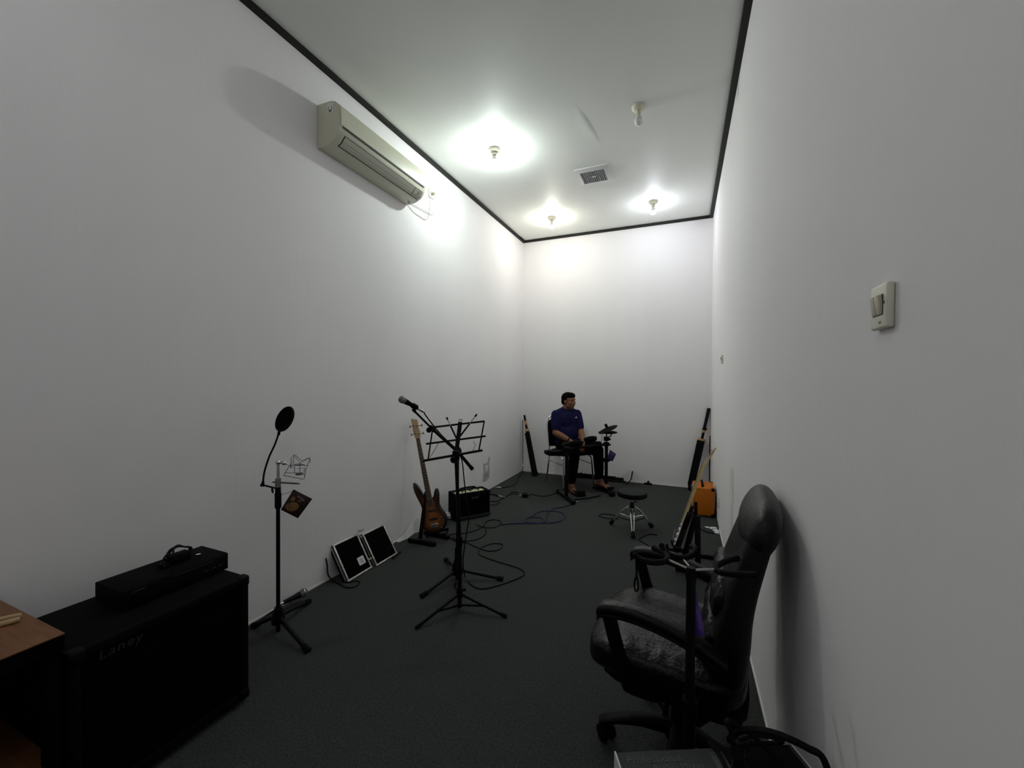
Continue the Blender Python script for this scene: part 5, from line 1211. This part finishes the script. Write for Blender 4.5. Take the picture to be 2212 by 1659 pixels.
for px_ in ([(1301, 936), (1300, 950), (1299, 958), (1300, 972), (1296, 984)], [(1304, 941), (1306, 950), (1301, 962), (1296, 972), (1298, 984)], [(1297, 998), (1303, 1001), (1310, 1002)], [(1297, 1003), (1304, 1008), (1310, 1009)], [(1298, 1008), (1304, 1012), (1310, 1012)]):
    MB().tube(cat([PRx(x, y, -0.03) for x, y in px_], 5), 0.0028, 6).build('trigger_cable', 'cable_black', t)
# pedals
def pedal(c, dr, ln, label=None):
    c = Vector(c); dr = Vector(dr).normalized(); sd = V(-dr.y, dr.x, 0); M = frame(c, dr, sd, V(0, 0, 1))
    o = MB().box((0, 0, 0.012), (ln, 0.12, 0.022), bev=0.006, M=M).build('pedal_base', 'black_plastic', t)
    MB().box((0.005, 0, 0.048), (ln*0.92, 0.085, 0.012), rot=Matrix.Rotation(-0.16, 3, 'Y'), bev=0.004, M=M).build('pedal_plate', 'black_rubber', o)
    MB().box((ln*0.40, 0, 0.045), (0.05, 0.10, 0.06), bev=0.008, M=M).build('pedal_frame', 'black_metal', o)
rf = MP @ (RA + V(0.10, 0, 0)); rf.z = 0
pedal(MP @ V(0.475, -0.15, 0) + V(0, 0, 0), FD, 0.16)
lf = MP @ V(0.405, 0.26, 0)
pedal(lf, FD + LD*0.15, 0.30)
MB().lathe([(0, 0), (0.008, 0), (0.008, 0.03), (0, 0.03)], frame(FL(1325, 1059, 0.10), _R, _U, -_f), 10).build('pedal_bolt', 'chrome', t)
MB().box(FL(1322, 1066, 0.03)+V(0, 0, 0), (0.07, 0.10, 0.06), bev=0.02).build('kick_tower_foot', 'black_rubber', t)
# purple sachet hung on the rack post
t = thing('snack_pouch', 'small purple sachet hung tilted on the drum rack post', 'pouch', PRx(1316, 985))
QR = lambda x, y: PRx(x, y, -0.045)
pouch(t, [QR(1318, 971.5), QR(1331, 981), QR(1323, 997), QR(1311, 990)], 'purple_print', 0.008, [('print_patch', (0.5, 0.30, 0.34, 0.10, 'purple_foil')), ('print_patch', (0.55, 0.68, 0.22, 0.12, 'purple_foil'))])
MB().tube([QR(1318, 973), QR(1314, 970)+V(0, 0.01, 0)], 0.0016, 6).build('string', 'black_cloth', t)

# ------------------------------------------------------------------ office chair against the right wall
OC = V(0.0, 1.655, 0)
CF = V(-0.995, 0.10, 0).normalized(); CL = V(-CF.y, CF.x, 0)            # forward, and the sitter's left (towards the camera)
MO = frame(OC, CF, CL, V(0, 0, 1))
t = thing('office_chair', 'black leather office armchair with its back against the right wall', 'office chair', OC)
def wr(p):
    k = max(0, p.z)/0.06
    q = p.copy()
    q.z += 0.005*k*noise.noise(V(p.x*14, p.y*20, 1)) + 0.0022*k*noise.noise(V(p.x*70, p.y*50, 4))
    q.z += -0.035*max(0, (p.x-0.10)/0.15)**2*0.8
    if abs(p.y) > 0.17: q.z += 0.012*noise.noise(V(p.x*55, 2, 3))*k
    return q
seat = MB(MO).rbox((0.53, 0.52, 0.125), Matrix.Translation((0.045, 0, 0.435)) @ Matrix.Rotation(-0.06, 4, 'Y'), 4.2, 26, wr).build('seat', 'leather_crinkle', t, 'crinkled black leather seat cushion', 60)
MB(MO).rbox((0.49, 0.47, 0.06), Matrix.Translation((0.02, 0, 0.365)) @ Matrix.Rotation(-0.06, 4, 'Y'), 5, 6).build('seat_pan', 'black_plastic', t)
MB(MO).tube([V(0.265+0.0, y/10*0.22, 0.425) for y in range(-10, 11)], 0.006, 6).build('piping', 'leather', seat)
# backrest: curved side profile, puffed pillows
prof = [(-0.130, 0.405, 0.040, 0.195), (-0.142, 0.46, 0.056, 0.225), (-0.147, 0.55, 0.062, 0.240), (-0.155, 0.65, 0.060, 0.242), (-0.172, 0.74, 0.056, 0.240), (-0.196, 0.83, 0.051, 0.236), (-0.222, 0.92, 0.046, 0.230)]
prof = [(x-0.018, z, th_, wd_) for x, z, th_, wd_ in prof]
secs = []
for i, (x, z, th_, wd_) in enumerate(prof): secs.append((V(x, 0, z), V(th_, 0, 0.25*th_), V(0, wd_, 0)))
def subd(secs, n=4):
    out = []
    for k in range(3):
        out.append(cat([s[k] for s in secs], n))
    return list(zip(*out))
bsec = subd(secs)
bk_ = MB(MO).loft(bsec, 40, 3.0)
for v in bk_.bm.verts:
    if v.co.x > -0.14: v.co.x += 0.010*noise.noise(V(v.co.y*22, v.co.z*22, 5)) + 0.006*noise.noise(V(v.co.y*50, v.co.z*50, 9))
back = bk_.build('backrest', 'leather', t, sharp=60)
for z, tk in ((0.56, 0.075), (0.70, 0.060)):
    x = -0.112 if z < 0.6 else -0.135
    MB(MO).rbox((tk, 0.40, 0.15), Matrix.Translation((x, 0, z)) @ Matrix.Rotation(-0.12, 4, 'Y'), 3.2, 14, lambda p: p + V(0.010*noise.noise(V(p.y*30, p.z*30, 2)), 0, 0)).build('back_pillow', 'leather_crinkle', back, sharp=60)
hp = [(-0.212, 0.885, 0.048, 0.222), (-0.224, 0.925, 0.056, 0.236), (-0.236, 0.965, 0.054, 0.234), (-0.246, 1.000, 0.044, 0.212), (-0.251, 1.022, 0.028, 0.170), (-0.253, 1.032, 0.010, 0.10)]
MB(MO).loft(subd([(V(x-0.02, 0, z), V(th_, 0, 0.25*th_), V(0, wd_, 0)) for x, z, th_, wd_ in hp]), 36, 2.6).build('headrest', 'leather', t, 'rounded black leather head cushion', 60)
MB(MO).bar(V(-0.08, 0, 0.345), V(-0.16, 0, 0.47), 0.09, 0.02).build('back_bracket', 'black_metal', t)
# arms
for s_ in (1, -1):
    y = s_*0.262
    pts = cat([V(0.246, y, 0.612), V(0.225, y, 0.632), V(0.17, y, 0.641), V(0.10, y, 0.640), V(0.0, y, 0.622), V(-0.09, y, 0.590), V(-0.16, y, 0.555)], 5)
    arm = MB(MO).loft([(p, V(0, (0.014, 0.023, 0.028, 0.030)[min(i, 3)], 0), V(0.0, 0, (0.006, 0.012, 0.016, 0.017)[min(i, 3)])) for i, p in enumerate(pts)], 16, 2.8).build('armrest', 'leather', t)
    MB(MO).loft([(p-V(0, 0, 0.024), V(0, 0.025, 0), V(0, 0, 0.010)) for p in pts[2:]], 12, 2.8).build('arm_frame', 'black_plastic', arm)
    MB(MO).loft([(V(0.205, y, 0.61), V(0.024, 0, 0), V(0, 0.018, 0)), (V(0.175, y, 0.50), V(0.024, 0, 0), V(0, 0.016, 0)), (V(0.135, y*0.97, 0.39), V(0.030, 0, 0), V(0, 0.016, 0)), (V(0.10, y*0.90, 0.352), V(0.06, 0, 0), V(0, 0.02, 0))], 14, 3).build('arm_post', 'black_plastic', arm)
    MB(MO).bar(V(0.10, y*0.93, 0.352), V(0.10, y*0.5, 0.345), 0.09, 0.012).build('arm_plate', 'black_metal', arm)
# mechanism, column, star base, castors
MB(MO).box((0, 0, 0.325), (0.20, 0.16, 0.045), bev=0.01).build('mechanism', 'black_metal', t)
MB(MO).tube([V(0.02, 0.05, 0.32), V(0.02, 0.24, 0.315)], [0.006, 0.009], 8).build('lever', 'black_plastic', t)
MB().lathe([(0, 0.31), (0.022, 0.31), (0.022, 0.22), (0.030, 0.22), (0.034, 0.10), (0, 0.10)], Matrix.Translation(OC), 18).build('gas_column', 'black_plastic', t)
MB().lathe([(0, 0.135), (0.04, 0.135), (0.055, 0.11), (0.055, 0.07), (0, 0.07)], Matrix.Translation(OC), 18).build('base_hub', 'black_plastic', t)
for k in range(5):
    a = math.radians(191+72*k); d = V(math.cos(a), math.sin(a), 0); sdv = V(-d.y, d.x, 0)
    pts = [(0.04, 0.105, 0.030, 0.026), (0.14, 0.108, 0.026, 0.018), (0.22, 0.098, 0.024, 0.014), (0.285, 0.080, 0.024, 0.012), (0.30, 0.075, 0.018, 0.008)]
    l = MB().loft([(OC+d*r_+V(0, 0, z), sdv*w_, V(0, 0, h_)) for r_, z, w_, h_ in pts], 14, 3).build('base_leg', 'black_plastic', t)
    c = OC+d*0.285
    MB().cyl(c+V(0, 0, 0.04), c+V(0, 0, 0.078), 0.010, seg=10).build('castor_stem', 'black_metal', l)
    for s_ in (-1, 1):
        q = c + V(0.012, 0.01, 0.030)
        ax_ = V(math.cos(a+0.6), math.sin(a+0.6), 0)
        MB().tube([q+ax_*s_*0.008, q+ax_*s_*0.012, q+ax_*s_*0.026, q+ax_*s_*0.030], [0.026, 0.0295, 0.0295, 0.022], 20).build('castor_wheel', 'black_rubber', l)

# ------------------------------------------------------------------ triple guitar hanger stand in front of the chair
B7 = PL(1491, 1400, 1, 1.27); B7 = V(B7.x, 1.27, 0)
P7 = lambda x, y, o=0: FP(B7, x, y, o)
t = thing('hanger_stand', 'black guitar rack stand with three padded yokes, in front of the office chair', 'guitar stand', B7)
ht = P7(1491, 1234).z
MB().cyl(V(B7.x, B7.y, 0.03), V(B7.x, B7.y, 0.48), 0.0165).build('lower_pole', 'black_metal', t)
MB().cyl(V(B7.x, B7.y, 0.46), V(B7.x, B7.y, ht), 0.0128).build('upper_pole', 'black_metal', t)
MB().lathe([(0, 0.50), (0.021, 0.50), (0.023, 0.49), (0.023, 0.45), (0, 0.45)], Matrix.Translation(B7), 14).build('pole_clutch', 'black_plastic', t)
MB().lathe([(0, ht+0.012), (0.011, ht+0.012), (0.015, ht), (0.015, ht-0.02), (0, ht-0.02)], Matrix.Translation(B7), 14).build('hub_cap', 'black_plastic', t)
H7 = V(B7.x, B7.y, ht+0.004)
# yokes: bent padded rods, each reached by a thin arm
def yoke(arm_px, px_, r, rt=0.0):
    ap_ = [H7] + [P7(x, y, o) for x, y, o in arm_px]
    a_ = MB().tube(cat(ap_, 5) if len(ap_) > 2 else ap_, 0.0042, 8).build('yoke_arm', 'steel', t)
    pts = cat([P7(*q) for q in px_], 6)
    MB().tube(pts, r, 10).build('yoke', 'black_rubber', a_)
    for e, n_ in ((pts[0], pts[1]), (pts[-1], pts[-2])): MB().ball(e, r*1.12, u=10, v=6).build('yoke_tip', 'black_rubber', a_)
yoke([(1442, 1209, 0.03)], [(1373, 1200, 0.02), (1386, 1209, 0.01), (1408, 1215, 0.0), (1432, 1214, 0.01), (1442, 1207, 0.04), (1440, 1199, 0.08), (1428, 1191, 0.12), (1413, 1184, 0.15)], 0.0085)
yoke([(1487, 1222, 0.05), (1475, 1208, 0.10)], [(1429.6, 1179, 0.12), (1434, 1188, 0.11), (1448, 1199, 0.10), (1470, 1205, 0.10), (1490, 1202, 0.11), (1500, 1194, 0.13), (1502, 1184, 0.16), (1494, 1181, 0.20)], 0.0085)
yoke([(1548, 1230, 0.01)], [(1592, 1206, 0.10), (1572, 1211, 0.08), (1554, 1219, 0.05), (1547, 1228, 0.02), (1553, 1235, 0.0), (1572, 1239, -0.02), (1600, 1241, -0.03), (1630, 1242, -0.04)], 0.0085)
MB().tube(cat([P7(1451, 1168, 0.13), P7(1453, 1176, 0.12), P7(1460, 1183, 0.11), P7(1472, 1186, 0.11)], 5), 0.004, 8).build('retainer', 'black_rubber', t)
MB().tube([P7(1374, 1202, 0.02), P7(1375, 1220, 0.02), P7(1375, 1245, 0.02)], 0.0035, 8).build('strap', 'black_rubber', t)
MB().tube(cat([P7(1375, 1245, 0.02), P7(1370.5, 1258, 0.02), P7(1371, 1272, 0.02), P7(1374.5, 1277, 0.02), P7(1378, 1272, 0.02), P7(1378, 1258, 0.02)], 5, True), 0.0030, 8, True).build('strap_loop', 'black_rubber', t)
zb_ = 0.20
MB().lathe([(0, zb_+0.05), (0.024, zb_+0.05), (0.028, zb_), (0.022, zb_-0.02), (0, zb_-0.02)], Matrix.Translation(B7), 14).build('leg_collar', 'black_plastic', t)
for a in (0.12, 0.95, 3.0):
    d = V(math.cos(a), math.sin(a), 0)
    L_ = 0.20
    l = MB().tube([B7+d*0.02+V(0, 0, zb_), B7+d*L_+V(0, 0, 0.012)], 0.009, 10).build('leg', 'black_metal', t)
    MB().tube([B7+d*(L_-0.04)+V(0, 0, 0.045), B7+d*L_+V(0, 0, 0.012)], 0.012, 10).build('foot', 'black_rubber', l)
# purple bag hanging from it
t = thing('foil_bag', 'glossy purple foil bag hanging from the guitar rack stand', 'bag', P7(1503, 1375))
QB = lambda x, y: P7(x, y, 0.035)
bp = MB(); rows = [(1500, 1501.5, 1262), (1499, 1506, 1290), (1497, 1512, 1320), (1497, 1518, 1345), (1498, 1521.5, 1370)]
secs = []
for i, (x0_, x1_, y) in enumerate(rows):
    a_, b_ = QB(x0_, y), QB(x1_, y); c = (a_+b_)/2; secs.append((c, (b_-a_)/2, V(c.x, c.y, 0).normalized()*(0.004+0.006*i/4)))
ob = MB().loft(subd(secs, 5), 18, 2.2)
for v in ob.bm.verts: v.co += _R*0.004*noise.noise(v.co*45) + _f*0.007*noise.noise(v.co*38+V(2, 2, 2))
ob.build('bag', 'purple_foil', t, sharp=50)
MB().tube([QB(1500.5, 1263), P7(1497, 1240, 0.02), H7-V(0, 0, 0.01)], 0.0015, 6).build('string', 'black_cloth', t)

# ------------------------------------------------------------------ carton with printed top and the cable coil on it
ZB = 0.45
k0 = FL(1327, 1626, ZB); k1 = FL(1711, 1608, ZB)
ux = (k1-k0); ux.z = 0; BW = ux.length; ux.normalize(); uy = V(ux.y, -ux.x, 0)      # uy towards the camera
BD = 0.088
MC = frame(k0, ux, uy, V(0, 0, 1))
t = thing('mixer_carton', 'dark printed cardboard box with white end, standing in the right foreground', 'carton', k0 + ux*BW/2 + uy*BD/2 - V(0, 0, ZB))
MB().box((BW/2, BD/2, -ZB/2), (BW-0.008, BD, ZB), M=MC).build('box_body', 'carton_grey', t)
MB().box((0.002, BD/2, -ZB/2+0.0015), (0.004, BD+0.002, ZB+0.003), M=MC).build('end_flap', 'paper_white', t, 'white cardboard end')
MB().box((BW-0.002, BD/2, -ZB/2+0.001), (0.004, BD+0.002, ZB+0.002), bev=0.0015, M=MC).build('end_flap', 'paper_white', t)
MB().box((BW*0.76, BD/2, 0.0008), (BW*0.42, BD*0.96, 0.0016), M=MC).build('print_panel', 'black_plastic', t)
MX = MC @ Matrix.Rotation(PI, 4, 'X')
for s_, x, y, sz_ in (('Professional', 0.095, 0.024, 0.026), ('Audio Mixer', 0.150, 0.046, 0.024)):
    me = text_mesh(s_, sz_, 0.0004, 0.0, 1.1)
    # lettering faces up and reads from the camera's side
    MB().add_mesh(me, frame(MC @ V(x, y, 0.0008), ux, -uy, V(0, 0, 1))).build('lettering', 'carton_text', t)
MB().box((BW*0.545, BD*0.42, 0.0010), (0.035, 0.05, 0.0014), M=MC).build('print_square', 'carton_text', t)
top_at = lambda x, y, z=0.012: FL(x, y, ZB+z)
def coil(label, px_, r=0.0055, drape=False):
    P = [FL(x, y, ZB+z) for x, y, z in px_]
    if drape:
        for i in range(len(P)):
            if (P[i]-k0).dot(uy) > BD+0.012: P = P[:i]; break
        e = P[-1] + uy*max(0.0, BD+0.012-(P[-1]-k0).dot(uy)); e.z = ZB+r*0.5
        P += [e, e+uy*0.010-V(0, 0, 0.05), e+uy*0.006-V(0, 0, 0.20), V(e.x, e.y, 0)+uy*0.02+V(0, 0, 0.02), V(e.x, e.y, 0)+uy*0.10-ux*0.05+V(0, 0, r)]
    cable(label, P, r)
tp = [FL(x, y, ZB+z) for x, y, z in ((1575, 1600, 0.03), (1592, 1582, 0.07), (1625, 1576, 0.10), (1665, 1582, 0.11), (1705, 1596, 0.11), (1745, 1616, 0.10), (1780, 1642, 0.09))]
for p in tp: p.x = min(p.x, XR-0.014)
e = tp[-1]
cable('thickest black cable arching over the carton down to the right wall side', tp+[V(min(e.x+0.012, XR-0.014), e.y-0.045, e.z-0.06), V(XR-0.016, e.y-0.085, e.z-0.20), V(XR-0.02, e.y-0.095, 0.12), V(XR-0.05, e.y-0.13, 0.0085)], 0.0085)
coil('black cable crossing the carton top from the chair side', [(1528, 1602, 0.02), (1545, 1618, 0.015), (1558, 1636, 0.012), (1570, 1662, 0.012), (1576, 1690, 0.012)], 0.0065, True)
coil('black cable standing up on the carton in a tall narrow loop', [(1712, 1672, 0.012), (1700, 1660, 0.014), (1685, 1645, 0.02), (1655, 1616, 0.04), (1628, 1592, 0.06), (1600, 1572, 0.085), (1582, 1560, 0.10), (1571, 1556, 0.11), (1570, 1564, 0.11), (1579, 1580, 0.09), (1584, 1610, 0.05), (1584, 1640, 0.02), (1583, 1662, 0.012)], 0.0058)
coil('first thin black cable in the knot on the carton', [(1586, 1606, 0.03), (1600, 1618, 0.030), (1608, 1636, 0.02), (1614, 1660, 0.012), (1618, 1690, 0.012)], 0.0045, True)
coil('second thin black cable in the knot on the carton', [(1622, 1600, 0.04), (1616, 1612, 0.035), (1610, 1630, 0.03), (1612, 1650, 0.016), (1606, 1690, 0.012)], 0.0045, True)
coil('looped black cable lying nearest the wall on the carton', [(1596, 1598, 0.045), (1630, 1588, 0.06), (1670, 1592, 0.06), (1690, 1602, 0.05), (1660, 1606, 0.035), (1625, 1606, 0.03), (1600, 1612, 0.025)], 0.0060)
